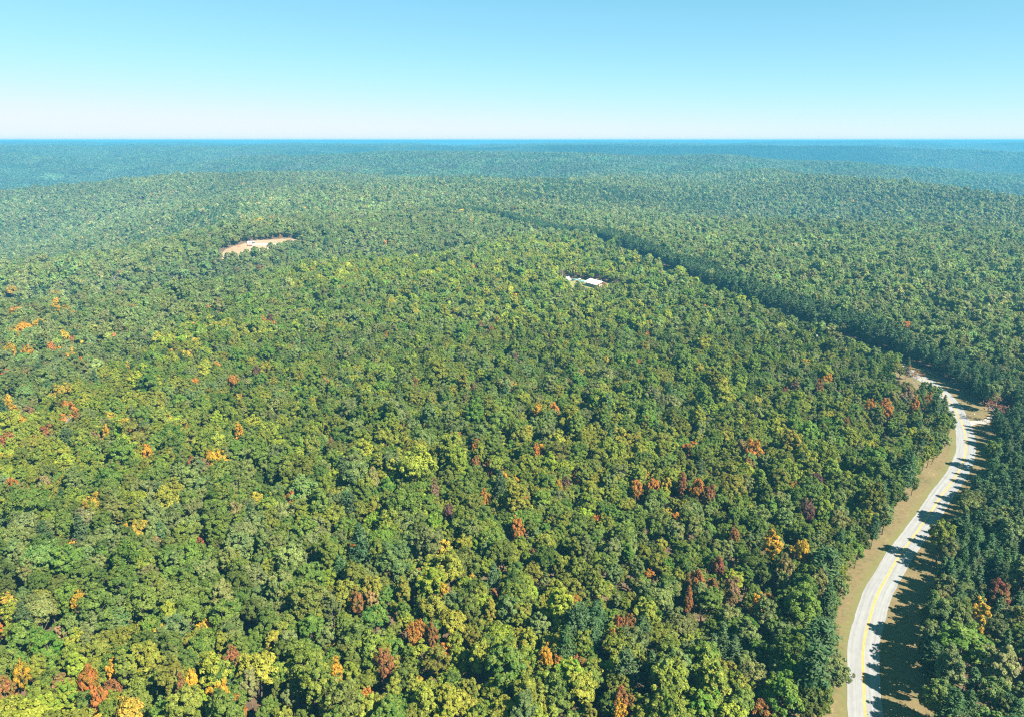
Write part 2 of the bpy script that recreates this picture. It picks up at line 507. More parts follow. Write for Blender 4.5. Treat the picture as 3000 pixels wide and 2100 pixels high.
def cards(c, nrm, length, width, R, axis=None):
    """leaf sprays: one bent four-cornered face for each centre, lying across its normal"""
    n = len(c)
    nrm = unit(nrm)
    if axis is None:
        axis = R.normal(size=(n, 3))
    axis = unit(axis - nrm * (axis * nrm).sum(1, keepdims=True))
    side = np.cross(nrm, axis)
    L = np.asarray(length).reshape(-1, 1) * 0.5; W = np.asarray(width).reshape(-1, 1) * 0.5
    bend = R.uniform(-0.25, 0.45, (n, 1)) * L
    v = np.stack([c - axis * L - nrm * bend, c + side * W + nrm * bend * 0.4 + axis * L * R.uniform(-.35, .35, (n, 1)),
                  c + axis * L - nrm * bend, c - side * W + nrm * bend * 0.4 + axis * L * R.uniform(-.35, .35, (n, 1))], 1)
    return v.reshape(-1, 3), np.arange(n * 4).reshape(n, 4)

def card_mesh(name, v, f, var, mat):
    me = np_mesh(name, v, f, mat)
    a = me.attributes.new('var', 'FLOAT', 'FACE')
    a.data.foreach_set('value', np.asarray(var, np.float32))
    return me

def broad_crown(R, rad, h0, h1, nblob, ncard, size, spread=1.0):
    """clumped crown: leaf sprays on many small lobes set through an uneven ellipsoid"""
    ph = R.uniform(0, 6.28, 4)
    cz = h0 + (h1 - h0) * 0.45
    hz_up, hz_dn = h1 - cz, cz - h0
    d = unit(R.normal(size=(nblob, 3)) + np.array([0, 0, 0.45]))
    th = np.arctan2(d[:, 1], d[:, 0])
    lump = 1 + 0.16 * np.sin(2 * th + ph[0]) + 0.13 * np.sin(3 * th + ph[1] + 2 * d[:, 2]) + 0.10 * np.sin(5 * d[:, 2] + ph[2])
    rr = R.uniform(0.34, 1.0, nblob) ** 0.55 * lump
    bc = d * rr[:, None] * np.where(d[:, 2:3] > 0, np.array([[rad, rad, hz_up]]), np.array([[rad, rad, hz_dn]])) * 0.85
    br = rad * R.uniform(0.6, 1.25, nblob) * 1.75 / math.sqrt(nblob)
    w = br ** 2; w = w / w.sum()
    k = R.choice(nblob, ncard, p=w)
    out = unit(bc + np.array([0, 0, 0.25]) * rad)
    q = unit(R.normal(size=(ncard, 3)) + out[k] * 0.75)
    pos = bc[k] + q * (br[k] * R.uniform(0.72, 1.05, ncard) * spread)[:, None] * np.array([1, 1, 0.85])
    nr = q * 0.7 + out[k] * 0.25 + np.array([0, 0, 0.35]) + R.normal(size=(ncard, 3)) * 0.42
    s = size * R.uniform(0.6, 1.35, ncard)
    v, f = cards(pos + np.array([0, 0, cz]), nr, s * 1.15, s * 0.85, R)
    lobe_var = R.uniform(0.25, 0.75, nblob)
    var = np.clip(lobe_var[k] + R.normal(size=ncard) * 0.16, 0, 1)
    return v, f, var, bc + np.array([0, 0, cz])

def trunk_mb(R, height_, r0, targets, nlimb, lean=0.25, top=0.75):
    b = MB()
    zz = np.linspace(0, height_ * top, 6)
    off = np.cumsum(np.r_[np.zeros((1, 2)), R.normal(size=(5, 2)) * lean * 0.5], 0)
    pts = [(off[i][0], off[i][1], zz[i] - (0.4 if i == 0 else 0)) for i in range(6)]
    b.tube(pts, [r0 * (1.25 if i == 0 else 1 - 0.13 * i) for i in range(6)], 6)
    if targets is not None and nlimb:
        idx = R.choice(len(targets), min(nlimb, len(targets)), replace=False)
        for i in idx:
            t = Vector(targets[i])
            s = R.uniform(0.35, 0.95)
            j = s * 5; a = int(j); fr = j - a
            p = Vector(pts[a]).lerp(Vector(pts[min(a + 1, 5)]), fr)
            mid = p.lerp(t, 0.5) + Vector((0, 0, 0.12 * (t - p).length))
            b.tube([p, mid, t], [r0 * 0.42, r0 * 0.25, r0 * 0.08], 5)
    return b

def pine_crown(R, rad, h0, h1, nwhorl, nper, ntuft, size, blunt=0.6):
    C, A, N, V_, Z = [], [], [], [], []
    br = []
    for i in range(nwhorl):
        t = (i + R.uniform(-.3, .3)) / (nwhorl - 1)
        t = min(max(t, 0), 1)
        z = h0 + (h1 - h0) * t
        prof = (1 - t) ** blunt * (0.55 + 0.45 * min(1, t * 3.5)) + 0.05
        a0 = R.uniform(0, 6.28)
        for k in range(nper):
            a = a0 + 6.283 * k / nper + R.normal() * 0.35
            L = rad * prof * R.uniform(0.6, 1.2)
            rise = R.uniform(-0.05, 0.35) + 0.5 * t
            dv = np.array([math.cos(a), math.sin(a), rise]); dv /= np.linalg.norm(dv)
            tip = np.array([0, 0, z]) + dv * L
            br.append((np.array([0, 0, z - 0.1]), tip))
            lv = R.uniform(0.25, 0.75)
            n = max(3, int(ntuft * (0.45 + prof)))
            s = R.uniform(0.3, 1.05, n) ** 0.8
            c = np.array([0, 0, z]) + dv * L * s[:, None] + R.normal(size=(n, 3)) * (0.10 + 0.14 * L * s[:, None]) * np.array([1, 1, 0.55])
            ax = dv[None] * 0.7 + R.normal(size=(n, 3)) * 0.55 + np.array([0, 0, 0.55])
            C.append(c); A.append(ax)
            N.append(np.array([0, 0, 0.8]) + dv * 0.35 + R.normal(size=(n, 3)) * 0.5)
            V_.append(np.clip(lv + R.normal(size=n) * 0.15, 0, 1))
    c = np.concatenate(C); ax = np.concatenate(A); nr = np.concatenate(N); var = np.concatenate(V_)
    s = size * R.uniform(0.7, 1.3, len(c))
    v, f = cards(c, nr, s * 1.3, s * 0.5, R, ax)
    return v, f, var, br

def branch_mb(R, height_, r0, depth=3, spread=0.75, lift=0.0):
    """bare limbs and twigs"""
    b = MB()
    tips = []
    def grow(p, d, L, r, lev):
        m = p + d * L * 0.5 + Vector(R.normal(size=3) * L * 0.07)
        e = p + d * L + Vector(R.normal(size=3) * L * 0.08)
        b.tube([p, m, e], [r, r * 0.75, r * 0.5], 5 if lev < 1 else (4 if lev < 2 else 3), False)
        if lev >= depth:
            tips.append(e); return
        nk = [7, 5, 4, 3][lev]
        for i in range(nk):
            s = R.uniform(0.35, 1.0) if lev else R.uniform(0.4, 1.0)
            q = p.lerp(m, s * 2) if s < 0.5 else m.lerp(e, s * 2 - 1)
            a = R.uniform(0, 6.28)
            u = d.orthogonal().normalized(); w = d.cross(u)
            nd = (d * (1 - 0.45 * spread) + (u * math.cos(a) + w * math.sin(a)) * spread * R.uniform(0.6, 1.2) + Vector((0, 0, 0.25))).normalized()
            grow(q, nd, L * R.uniform(0.42, 0.62), r * 0.45 * (1 - 0.3 * s), lev + 1)
    grow(Vector((0, 0, -0.3)), Vector((R.normal() * 0.05, R.normal() * 0.05, 1)).normalized(), height_ * 0.6, r0, 0)
    return b, np.array([tuple(t) for t in tips])

KINDS = {}      # kind -> list of dict(trunk=mesh, crown=mesh, whole=mesh) by level of detail
def join_meshes(name, parts):
    """one mesh out of several (v, f, material, var)"""
    V = []; Fc = []; mats = []; mi = []; var = []; b = 0
    for v, f, mat, va in parts:
        if mat not in mats: mats.append(mat)
        k = mats.index(mat)
        for q in f: Fc.append(tuple(int(i) + b for i in q))
        V.append(np.asarray(v, float)); b += len(v)
        mi += [k] * len(f); var += list(va) if va is not None else [0.5] * len(f)
    me = bpy.data.meshes.new(name)
    me.from_pydata(np.concatenate(V).tolist(), [], Fc)
    for m in mats: me.materials.append(m)
    me.polygons.foreach_set('material_index', np.array(mi, np.int32))
    a = me.attributes.new('var', 'FLOAT', 'FACE'); a.data.foreach_set('value', np.array(var, np.float32))
    me.update()
    return me

def add_kind(kind, name, crown, tmb, leafm, barkm, keep=True):
    v, f, var = crown
    d = {'whole': join_meshes(name, [(v, f, leafm, var), (tmb.v, tmb.f, barkm, None)])}
    if keep:
        d['crown'] = card_mesh(name + '_crown', v, f, var, leafm)
        d['trunk'] = tmb.mesh(name + '_trunk', barkm)
    KINDS.setdefault(kind, []).append(d)

# nominal sizes: broadleaf 13 m tall with a 7 m crown; pines 17 m tall
SHAPES = [(3.5, 4.6, 13.0), (3.9, 4.4, 12.6), (3.2, 4.2, 13.6), (3.7, 5.0, 13.2), (4.2, 5.0, 12.6), (3.0, 4.5, 14.0), (3.6, 3.8, 13.4), (4.0, 5.2, 13.8), (2.6, 3.6, 14.4), (4.5, 5.6, 12.4), (3.4, 4.0, 12.2), (2.9, 4.8, 13.6)]
for i, (rad, h0, h1) in enumerate(SHAPES):
    R = np.random.default_rng(100 + i)
    v, f, var, bl = broad_crown(R, rad, h0, h1, 84 + 3 * i, 5000, 0.41)
    add_kind('broad', 'broadleaf', (v, f, var), trunk_mb(R, h1, 0.21, bl, 9), M['leaf'], M['bark'])
for i in range(6):
    rad, h0, h1 = SHAPES[i]
    R = np.random.default_rng(200 + i)
    v, f, var, bl = broad_crown(R, rad, h0, h1, 44, 1150, 0.92)
    add_kind('broad_mid', 'broadleaf_mid', (v, f, var), trunk_mb(R, h1, 0.21, bl, 3), M['leaf'], M['bark'], False)
for i in range(6):
    rad, h0, h1 = SHAPES[i + 2]
    R = np.random.default_rng(300 + i)
    v, f, var, bl = broad_crown(R, rad, h0 - 0.5, h1, 18, 330, 1.75)
    add_kind('broad_far', 'broadleaf_far', (v, f, var), trunk_mb(R, h1, 0.21, None, 0), M['leaf'], M['bark'], False)
for i in range(3):      # thin crowns: sparse leaves on a branching skeleton
    R = np.random.default_rng(400 + i)
    bb, tips = branch_mb(R, 12.5, 0.20, 3, 0.8)
    k = R.choice(len(tips), 520); c = tips[k] + R.normal(size=(520, 3)) * 0.35
    s = 0.42 * R.uniform(0.6, 1.3, 520)
    v, f = cards(c, R.normal(size=(520, 3)) + np.array([0, 0, 0.6]), s * 1.2, s * 0.8, R)
    add_kind('thin', 'thin_tree', (v, f, R.uniform(0.2, 0.8, 520)), bb, M['leaf'], M['pale_bark'])
for i in range(3):
    R = np.random.default_rng(430 + i)
    bb, tips = branch_mb(R, 13, 0.2, 3, 0.7 + 0.1 * i)
    me = bb.mesh('bare_tree', M['pale_bark'])
    main = MB(); main.tube([(0, 0, -0.4), (0.1, 0, 2.5), (0.15, 0.1, 6)], [0.23, 0.2, 0.16], 6)
    KINDS.setdefault('bare', []).append({'crown': me, 'trunk': main.mesh('bare_trunk', M['pale_bark']), 'whole': me})
PSH = [(2.8, 3.6, 16.0), (3.0, 4.2, 16.5), (2.6, 3.0, 15.0), (3.2, 4.4, 16.0), (3.7, 4.6, 15.5)]
for i, (rad, h0, h1) in enumerate(PSH):
    R = np.random.default_rng(500 + i)
    v, f, var, br = pine_crown(R, rad, h0, h1, 19, 6, 21, 0.62, 0.62 if i < 3 else 0.42)
    tb = trunk_mb(R, h1, 0.2, None, 0, 0.12, 0.97)
    for a, e in br[::2]:
        tb.tube([a, a * 0.45 + e * 0.55, e], [0.05, 0.035, 0.012], 3, False)
    add_kind('pine', 'pine', (v, f, var), tb, M['needle'], M['pine_bark'])
for i, (rad, h0, h1) in enumerate(PSH[:4]):
    R = np.random.default_rng(540 + i)
    v, f, var, br = pine_crown(R, rad * 1.05, h0, h1, 13, 5, 9, 1.15, 0.55)
    add_kind('pine_mid', 'pine_mid', (v, f, var), trunk_mb(R, h1, 0.2, None, 0, 0.12, 0.97), M['needle'], M['pine_bark'], False)
for i, (rad, h0, h1) in enumerate(PSH[:3]):
    R = np.random.default_rng(560 + i)
    v, f, var, br = pine_crown(R, rad * 1.1, h0, h1, 9, 4, 5, 2.0, 0.55)
    add_kind('pine_far', 'pine_far', (v, f, var), trunk_mb(R, h1, 0.2, None, 0, 0.12, 0.97), M['needle'], M['pine_bark'], False)

# low shrubs and saplings
for i in range(3):
    R = np.random.default_rng(600 + i)
    v, f, var, bl = broad_crown(R, 1.0, 0.1, 1.5, 14, 260, 0.30)
    add_kind('shrub', 'shrub', (v, f, var), trunk_mb(R, 1.2, 0.05, bl, 5, 0.1), M['leaf'], M['bark'])

# ------------------------------------------------------------------ colours of the foliage (leaf albedo)
GREENS = {
    'olive': (0.152, 0.193, 0.032), 'yellowgreen': (0.205, 0.246, 0.034), 'midgreen': (0.113, 0.175, 0.034),
    'greygreen': (0.143, 0.190, 0.062), 'darkgreen': (0.084, 0.132, 0.027),
}
AUTUMN = {
    'yellow': (0.42, 0.32, 0.045), 'gold': (0.48, 0.29, 0.030), 'orange': (0.42, 0.19, 0.040), 'rust': (0.27, 0.125, 0.048),
    'red': (0.24, 0.08, 0.055), 'maroon': (0.15, 0.075, 0.07), 'tan': (0.25, 0.20, 0.085), 'buff': (0.24, 0.16, 0.085),
}
PINE = (0.056, 0.100, 0.036)

# ------------------------------------------------------------------ where the trees stand
def in_poly(x, y, poly):
    P = np.array(poly, float)
    inside = np.zeros(np.shape(x), bool)
    j = len(P) - 1
    for i in range(len(P)):
        c = ((P[i, 1] > y) != (P[j, 1] > y)) & (x < (P[j, 0] - P[i, 0]) * (y - P[i, 1]) / (P[j, 1] - P[i, 1] + 1e-12) + P[i, 0])
        inside ^= c
        j = i
    return inside

def scatter(r0, r1, spacing, seed, az=43):
    """jittered hexagonal lattice inside the sector the camera can see, with a margin"""
    R = np.random.default_rng(seed)
    a = math.radians(az)
    xs = np.arange(-r1 * math.sin(a), r1 * math.sin(a), spacing)
    ys = np.arange(40, r1, spacing * 0.866)
    X, Y = np.meshgrid(xs, ys)
    X = X + (np.arange(len(ys)) % 2)[:, None] * spacing * 0.5
    X = X.ravel() + R.uniform(-.38, .38, X.size) * spacing; Y = Y.ravel() + R.uniform(-.38, .38, Y.size) * spacing
    r = np.hypot(X, Y)
    m = (r >= r0) & (r < r1) & (np.abs(np.arctan2(X, Y)) < a)
    return X[m], Y[m]

# world positions (x, y, colour, crown width factor) of trees that have turned
AUTUMN_TREES = [
    (-128.7, 320.7, 'orange', 0.65), (-100.4, 229.6, 'gold', 1.06), (-128.7, 237.8, 'gold', 0.73), (-147.9, 260.2, 'gold', 0.93), (-141.8, 254.7, 'orange', 0.74), (-195.5, 300.5, 'yellow', 1.5),
    (-60.4, 212.6, 'gold', 0.51), (-68.1, 217.5, 'gold', 0.5), (-73.7, 226.9, 'gold', 0.5), (10.4, 277.2, 'gold', 0.91), (16.8, 276.3, 'orange', 0.83), (21.0, 271.4, 'gold', 0.5),
    (-7.4, 228.8, 'red', 0.56), (-12.7, 231.8, 'rust', 0.5), (-24.3, 208.2, 'buff', 0.72), (-19.1, 197.3, 'maroon', 0.5), (14.5, 211.8, 'gold', 0.63), (17.1, 214.7, 'maroon', 0.5),
    (39.4, 211.6, 'orange', 0.7), (45.5, 213.9, 'orange', 0.74), (50.0, 215.5, 'yellow', 0.61), (54.8, 213.6, 'rust', 0.82), (59.1, 210.8, 'orange', 0.88), (62.1, 207.8, 'rust', 0.67),
    (85.9, 239.6, 'orange', 0.96), (82.7, 244.3, 'tan', 0.78), (80.6, 229.2, 'rust', 0.66), (89.5, 199.5, 'maroon', 0.68), (70.6, 176.1, 'gold', 1.0), (71.0, 166.7, 'tan', 0.73),
    (79.2, 176.1, 'gold', 0.55), (53.8, 167.5, 'red', 0.5), (125.9, 309.1, 'maroon', 0.98), (120.7, 305.6, 'red', 0.63), (149.6, 287.2, 'orange', 0.81), (155.9, 286.9, 'orange', 0.91),
    (167.6, 286.1, 'orange', 0.97), (174.0, 303.7, 'buff', 1.02), (118.0, 153.6, 'red', 0.92), (108.1, 145.3, 'yellow', 0.87), (24.5, 142.3, 'rust', 0.54), (26.9, 144.5, 'rust', 0.5),
    (22.5, 137.8, 'orange', 0.5), (15.1, 150.7, 'orange', 0.51), (46.2, 159.7, 'rust', 0.74), (49.6, 157.9, 'rust', 0.68), (54.2, 156.5, 'buff', 0.68), (42.6, 152.2, 'rust', 0.53),
    (58.9, 151.0, 'gold', 0.5), (-21.5, 141.1, 'orange', 0.64), (-17.9, 139.6, 'rust', 0.61), (-37.6, 153.0, 'rust', 0.53), (-16.6, 154.0, 'gold', 0.57), (-27.4, 131.4, 'rust', 0.66),
    (7.3, 132.7, 'gold', 0.52), (9.5, 128.4, 'orange', 0.5), (13.7, 129.1, 'rust', 0.58), (29.5, 125.4, 'gold', 0.5), (21.8, 119.1, 'rust', 0.66), (20.8, 115.9, 'gold', 0.5),
    (-57.7, 120.6, 'gold', 0.66), (-67.1, 123.2, 'rust', 0.56), (-100.8, 148.3, 'yellow', 0.58), (-104.5, 152.6, 'gold', 0.5), (-84.6, 129.6, 'gold', 0.52), (-87.9, 126.3, 'orange', 0.59),
    (-74.7, 117.1, 'yellow', 0.72), (-82.5, 120.6, 'orange', 0.5), (-102.1, 121.8, 'rust', 0.74), (-102.9, 128.1, 'gold', 0.54), (-60.0, 131.9, 'rust', 0.6), (-36.8, 128.3, 'gold', 0.5),
    (-66.1, 125.3, 'gold', 0.5), (-54.5, 118.7, 'orange', 0.5), (-419.1, 658.7, 'yellow', 1.5), (-397.7, 655.5, 'yellow', 1.48), (-451.9, 649.8, 'yellow', 1.5), (-296.2, 462.8, 'yellow', 1.4),
    (-280.3, 422.8, 'yellow', 1.23), (-283.8, 454.9, 'yellow', 1.14), (-284.2, 412.9, 'gold', 1.28), (-278.5, 395.1, 'yellow', 1.03), (-311.5, 467.6, 'tan', 1.43), (-152.3, 447.7, 'maroon', 0.67),
    (-154.5, 440.3, 'orange', 0.87), (-145.8, 434.1, 'orange', 0.79), (-255.0, 731.3, 'rust', 1.1), (-277.0, 728.2, 'buff', 0.99), (-17.7, 311.3, 'maroon', 0.55), (-44.0, 314.2, 'rust', 0.51),
    (-123.0, 335.0, 'maroon', 0.57), (-149.2, 212.1, 'tan', 0.78), (-205.6, 279.3, 'gold', 1.01), (-184.6, 247.2, 'rust', 1.0), (-189.5, 263.4, 'gold', 0.81), (-158.9, 210.4, 'orange', 0.71),
    (-154.0, 206.9, 'tan', 0.7), (-153.3, 248.3, 'tan', 0.78), (-151.3, 253.2, 'gold', 0.74), (-262.2, 367.5, 'gold', 1.03), (-251.3, 364.4, 'gold', 0.95), (-241.2, 332.4, 'orange', 0.89),
    (-228.6, 327.2, 'tan', 0.81), (-223.9, 355.2, 'gold', 0.91), (-178.8, 277.3, 'orange', 0.87), (-173.7, 273.4, 'rust', 0.52), (-247.2, 377.3, 'orange', 0.84), (-125.5, 261.0, 'orange', 0.5),
    (-102.3, 254.4, 'gold', 0.82), (-105.8, 235.7, 'gold', 0.58), (-109.9, 230.1, 'rust', 0.5), (-90.5, 231.5, 'tan', 0.64), (-36.1, 326.9, 'rust', 0.5), (-73.3, 410.9, 'orange', 0.5),
    (-18.8, 435.4, 'buff', 0.94), (-12.3, 426.6, 'orange', 0.55), (-9.6, 448.6, 'rust', 0.64), (-38.3, 472.4, 'orange', 0.5), (177.2, 293.0, 'orange', 0.75), (132.2, 269.8, 'rust', 0.53),
    (138.7, 312.9, 'rust', 0.65), (85.2, 357.3, 'buff', 0.53), (1.7, 359.3, 'maroon', 0.5), (48.1, 398.7, 'orange', 0.5), (-134.4, 469.0, 'orange', 0.5), (126.7, 465.9, 'tan', 0.83),
    (-12.9, 243.6, 'orange', 0.5), (8.5, 239.5, 'orange', 0.5), (-36.7, 194.4, 'rust', 0.5), (-8.5, 205.4, 'orange', 0.5), (1.5, 187.7, 'orange', 0.6), (-65.5, 244.8, 'tan', 0.57),
    (62.6, 183.5, 'rust', 0.52), (100.0, 219.4, 'maroon', 0.5), (-41.1, 256.2, 'orange', 0.5), (-68.1, 202.9, 'orange', 0.5), (-82.6, 196.4, 'tan', 0.6),
]
ROADSIDE_PINES = [(81.0, 164.9, 1.25), (67.3, 135.1, 1.2), (74.4, 148.1, 0.8), (174.9, 283.7, 1.0), (156.9, 263.2, 0.8), (111.6, 203.8, 0.8), (116.4, 208.1, 0.85), (122.4, 214.5, 0.75),
    (15.2, 141.1, 1.05), (18.3, 139.3, 0.9), (11.9, 135.9, 0.85), (29.0, 139.1, 0.85), (23.7, 127.1, 0.9), (29.6, 130.1, 0.8), (47.3, 139.5, 0.8), (47.8, 133.1, 0.8), (44.0, 135.4, 0.8), (92.2, 182.0, 0.7), (186.0, 296.0, 0.75)]
BARE_TREES = [(-390.6, 746.2, 1.0), (-390.0, 730.5, 0.9), (-389.3, 707.6, 0.8), (-417.8, 669.6, 1.0), (-369.1, 680.3, 0.7), (-562.4, 1248.3, 1.0), (-528.4, 1222.0, 1.0), (-509.5, 1231.9, 1.1), (-580.5, 1236.5, 1.0),
    (-330.8, 1106.0, 0.9), (-299.9, 1049.5, 0.9), (-313.9, 746.6, 0.8), (47.0, 207.4, 0.7), (43.3, 624.2, 0.8)]
THIN_TREES = [(193.0, 333.8, 'rust', 1.05), (171.5, 298.7, 'buff', 0.9), (206.3, 291.9, 'red', 1.0), (42.6, 619.1, 'buff', 0.8)]
ROADSIDE_OAKS = [(98.4, 135.0, 1.5), (101.2, 127.3, 1.35), (90.2, 126.3, 1.25), (121.2, 183.6, 1.0), (212.1, 305.2, 1.3), (220.8, 309.7, 1.1), (174.0, 244.4, 0.9), (127.9, 160.3, 1.3), (141.3, 184.6, 1.2)]
DRIVE = [(192.1, 291.1), (197.7, 292.5), (203.8, 294.3), (209.9, 297.5), (219.2, 305.7)]
HOUSE_C = (68.8, 588.1)

def drive_dist(x, y):
    d = np.full(np.shape(x), 1e6)
    for p, q in zip(DRIVE[:-1], DRIVE[1:]):
        d = np.minimum(d, seg_dist(x, y, p, q))
    return d

X, Y = [], []
for r0, r1, sp, sd in ((60, 420, 4.15, 1), (420, 1200, 4.6, 2), (1200, 2300, 5.8, 3)):
    a, b = scatter(r0, r1, sp, sd)
    X.append(a); Y.append(b)
# the pine belt along the road is planted closer
_b, _c = scatter(90, 1120, 4.3, 9)
_o = road_offset(_b, _c)
_m = (_o > 10.0 + 2.0 * (1 - sstep(170, 200, _c))) & (_o < 25 + 6 * vnoise(_b / 40, _c / 40, 51)) & (_c > 95)
X.append(_b[_m]); Y.append(_c[_m]); nbelt = int(_m.sum())
X = np.concatenate(X); Y = np.concatenate(Y)
ro = road_offset(X, Y)
R = np.random.default_rng(77)
in_belt = np.zeros(len(X), bool); in_belt[-nbelt:] = True
edge = 7.6 + 1.6 * vnoise(X / 14, Y / 14, 91)
keep = ~((ro > -edge) & (ro < edge + 2.0 + 2.4 * (1 - sstep(170, 200, Y))))
keep &= drive_dist(X, Y) > np.where(X < 214, 9.0, 4.0)
keep &= ~((ro < 0) & (ro > -24) & (Y > 324) & (Y < 347))
LAWN_OPEN = LAWN
keep &= ~in_poly(X, Y, LAWN)
keep &= ~in_poly(X, Y, FIELD)
keep &= ~((np.abs(X + 358) < 9) & (Y > 1265) & (Y < 1323))
SPECIAL = [(x, y, max(2.2, 3.1 * s)) for x, y, c, s in AUTUMN_TREES] + [(x, y, 3.0 * s) for x, y, s in ROADSIDE_PINES] + [(x, y, 2.5) for x, y, s in BARE_TREES] + \
          [(x, y, 3.2) for x, y, c, s in THIN_TREES] + [(x, y, 3.6 * s) for x, y, s in ROADSIDE_OAKS]
for x, y, d in SPECIAL:
    keep &= np.hypot(X - x, Y - y) > d
# natural gaps
keep &= R.uniform(size=len(X)) > 0.035
keep &= in_belt | ~((ro > 10) & (ro < 24) & (Y > 95) & (R.uniform(size=len(X)) < 0.6))
X, Y, ro, in_belt = X[keep], Y[keep], ro[keep], in_belt[keep]
n = len(X)
r = np.hypot(X, Y)
kind = np.full(n, 'broad', dtype=object)
# pines: a dense belt on the far side of the road, scattered stands elsewhere
belt = ((ro > 9) & (ro < 30 + 8 * vnoise(X / 40, Y / 40, 51)))
pp = np.where(belt, np.where(Y < 152, 0.35, np.where(Y > 330, 0.93, 0.82)), 0.0)
pp = np.maximum(pp, np.where((ro < -9) & (ro > -16), 0.12, 0))
stand = fbm(X, Y, 240, 2, 81)
pp = np.maximum(pp, np.where(ro > 30, 0.05, 0.012) + sstep(500, 1300, r) * 0.45 * sstep(0.2, 0.6, stand))
pp = np.where(in_belt, np.where(Y > 165, 0.96, 0.45), pp)
kind[R.uniform(size=n) < pp] = 'pine'
# size of the trees: young, small wood round the house and in front of the hay field
young = sstep(330, 430, r) * (1 - sstep(640, 760, r)) * sstep(-420, -250, X) * (1 - sstep(-1, 1, (ro + 12) / 12.0))
scl = 0.76 + 0.09 * vnoise(X / 55, Y / 55, 95)
scl = scl * (1 - 0.12 * young)
scl = scl * np.exp(R.normal(size=n) * 0.20)
scl = np.where(belt & (kind == 'pine'), np.clip(scl, 0.8, 1.0) * (0.85 + 0.12 * sstep(330, 420, Y)), scl)
def front_of(cx, cy, w, l):
    """trees between a place and the open side in front of it are low"""
    t = math.atan2(cx, cy); u = (X * math.cos(t) - Y * math.sin(t)); d = math.hypot(cx, cy) - (X * math.sin(t) + Y * math.cos(t))
    return (np.abs(u) < w) & (d > -5) & (d < l)
lowh = front_of(68, 572, 24, 60)
scl = np.where(lowh, np.minimum(scl, 0.52 * np.exp(R.normal(size=n) * 0.1)), scl)
lowb = (ro < 0) & (ro > -26) & (Y > 296) & (Y <= 330)
scl = np.where(lowb, np.minimum(scl, 0.62), scl)
lowf = front_of(-265, 740, 50, 95)
scl = np.where(lowf, np.minimum(scl, 0.70 * np.exp(R.normal(size=n) * 0.1)), scl)
scl = np.clip(scl, 0.45, 1.5)
kind_scl_z = np.where(kind == 'pine', 0.92, 1.0)

def jitter_tint(c, R_, amt=0.12):
    c = np.asarray(c, float)
    g = np.exp(R_.normal(size=c.shape[:-1] + (1,)) * amt); w = np.exp(R_.normal(size=c.shape) * amt * 0.45)
    return c * g * w

names = list(GREENS)
# yellower greens gather in patches; greyer greens farther off and past the road
# the near spur carries young bright wood; past the draw and across the road stand older, greyer trees
edge_y = np.interp(X, [-900, -420, -300, -270, -175, -60, 60, 130], [300, 430, 520, 655, 745, 810, 930, 1100])
older = (Y > edge_y + 12 * vnoise(X / 30, Y / 30, 17)) | (ro > 0)
warm = 0.75 * fbm(X, Y, 60, 2, 131) + 0.22 * (1 - sstep(150, 380, r)) - 0.45 * older + R.normal(size=n) * 0.40
gi = np.digitize(warm, [-0.60, -0.18, 0.24, 0.66])
order = ['darkgreen', 'greygreen', 'midgreen', 'olive', 'yellowgreen']
cls = np.array(order, dtype=object)[gi]
tint = np.array([GREENS[c] for c in cls])
# a thin sprinkling of turned trees, more of them towards the damp draw at the side
turn = 0.016 + 0.02 * (1 - sstep(130, 260, r)) + 0.10 * np.exp(-(seg_dist(X, Y, (-150, 190), (-360, 560)) / 70) ** 2) + 0.02 * np.exp(-((X - 40) ** 2 + (Y - 160) ** 2) / 60 ** 2)
tr = (R.uniform(size=n) < turn) & (kind == 'broad')
ac = np.array(['yellow', 'gold', 'orange', 'rust', 'tan', 'buff', 'maroon'], dtype=object)
ap = R.choice(7, n, p=[0.30, 0.26, 0.16, 0.14, 0.07, 0.05, 0.02])
cls = np.where(tr, ac[ap], cls)
for k in np.nonzero(tr)[0]:
    tint[k] = AUTUMN[cls[k]]
scl = np.where(tr, scl * 0.8, scl)
isp = kind == 'pine'
cls[isp] = 'pine'
tint[isp] = PINE
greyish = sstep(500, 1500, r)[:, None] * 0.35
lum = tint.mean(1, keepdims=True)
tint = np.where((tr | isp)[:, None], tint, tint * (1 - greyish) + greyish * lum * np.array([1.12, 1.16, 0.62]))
# the brighter sunlit look of crowns farther off is put into their tint
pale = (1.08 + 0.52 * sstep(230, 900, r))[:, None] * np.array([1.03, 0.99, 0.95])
gm = (0.45 * older)[:, None]
tint = np.where((tr | isp)[:, None], tint, tint * (1 - gm) + gm * np.array([0.150, 0.188, 0.078]))
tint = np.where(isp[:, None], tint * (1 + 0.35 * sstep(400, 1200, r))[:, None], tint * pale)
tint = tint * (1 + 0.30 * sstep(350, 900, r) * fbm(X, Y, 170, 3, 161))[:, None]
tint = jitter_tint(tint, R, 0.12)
bare_p = 0.004 + 0.10 * np.exp(-(seg_dist(X, Y, (-600, 1230), (-470, 1220)) / 45) ** 2) + 0.06 * np.exp(-((X + 560) ** 2 + (Y - 930) ** 2) / 120 ** 2)
br_ = (R.uniform(size=n) < bare_p * np.where(r < 420, 0.7, 1.0)) & (r > 140) & (kind == 'broad')
kind[br_] = 'bare'
rot = R.uniform(0, 2 * math.pi, n)
Z = height(X, Y)

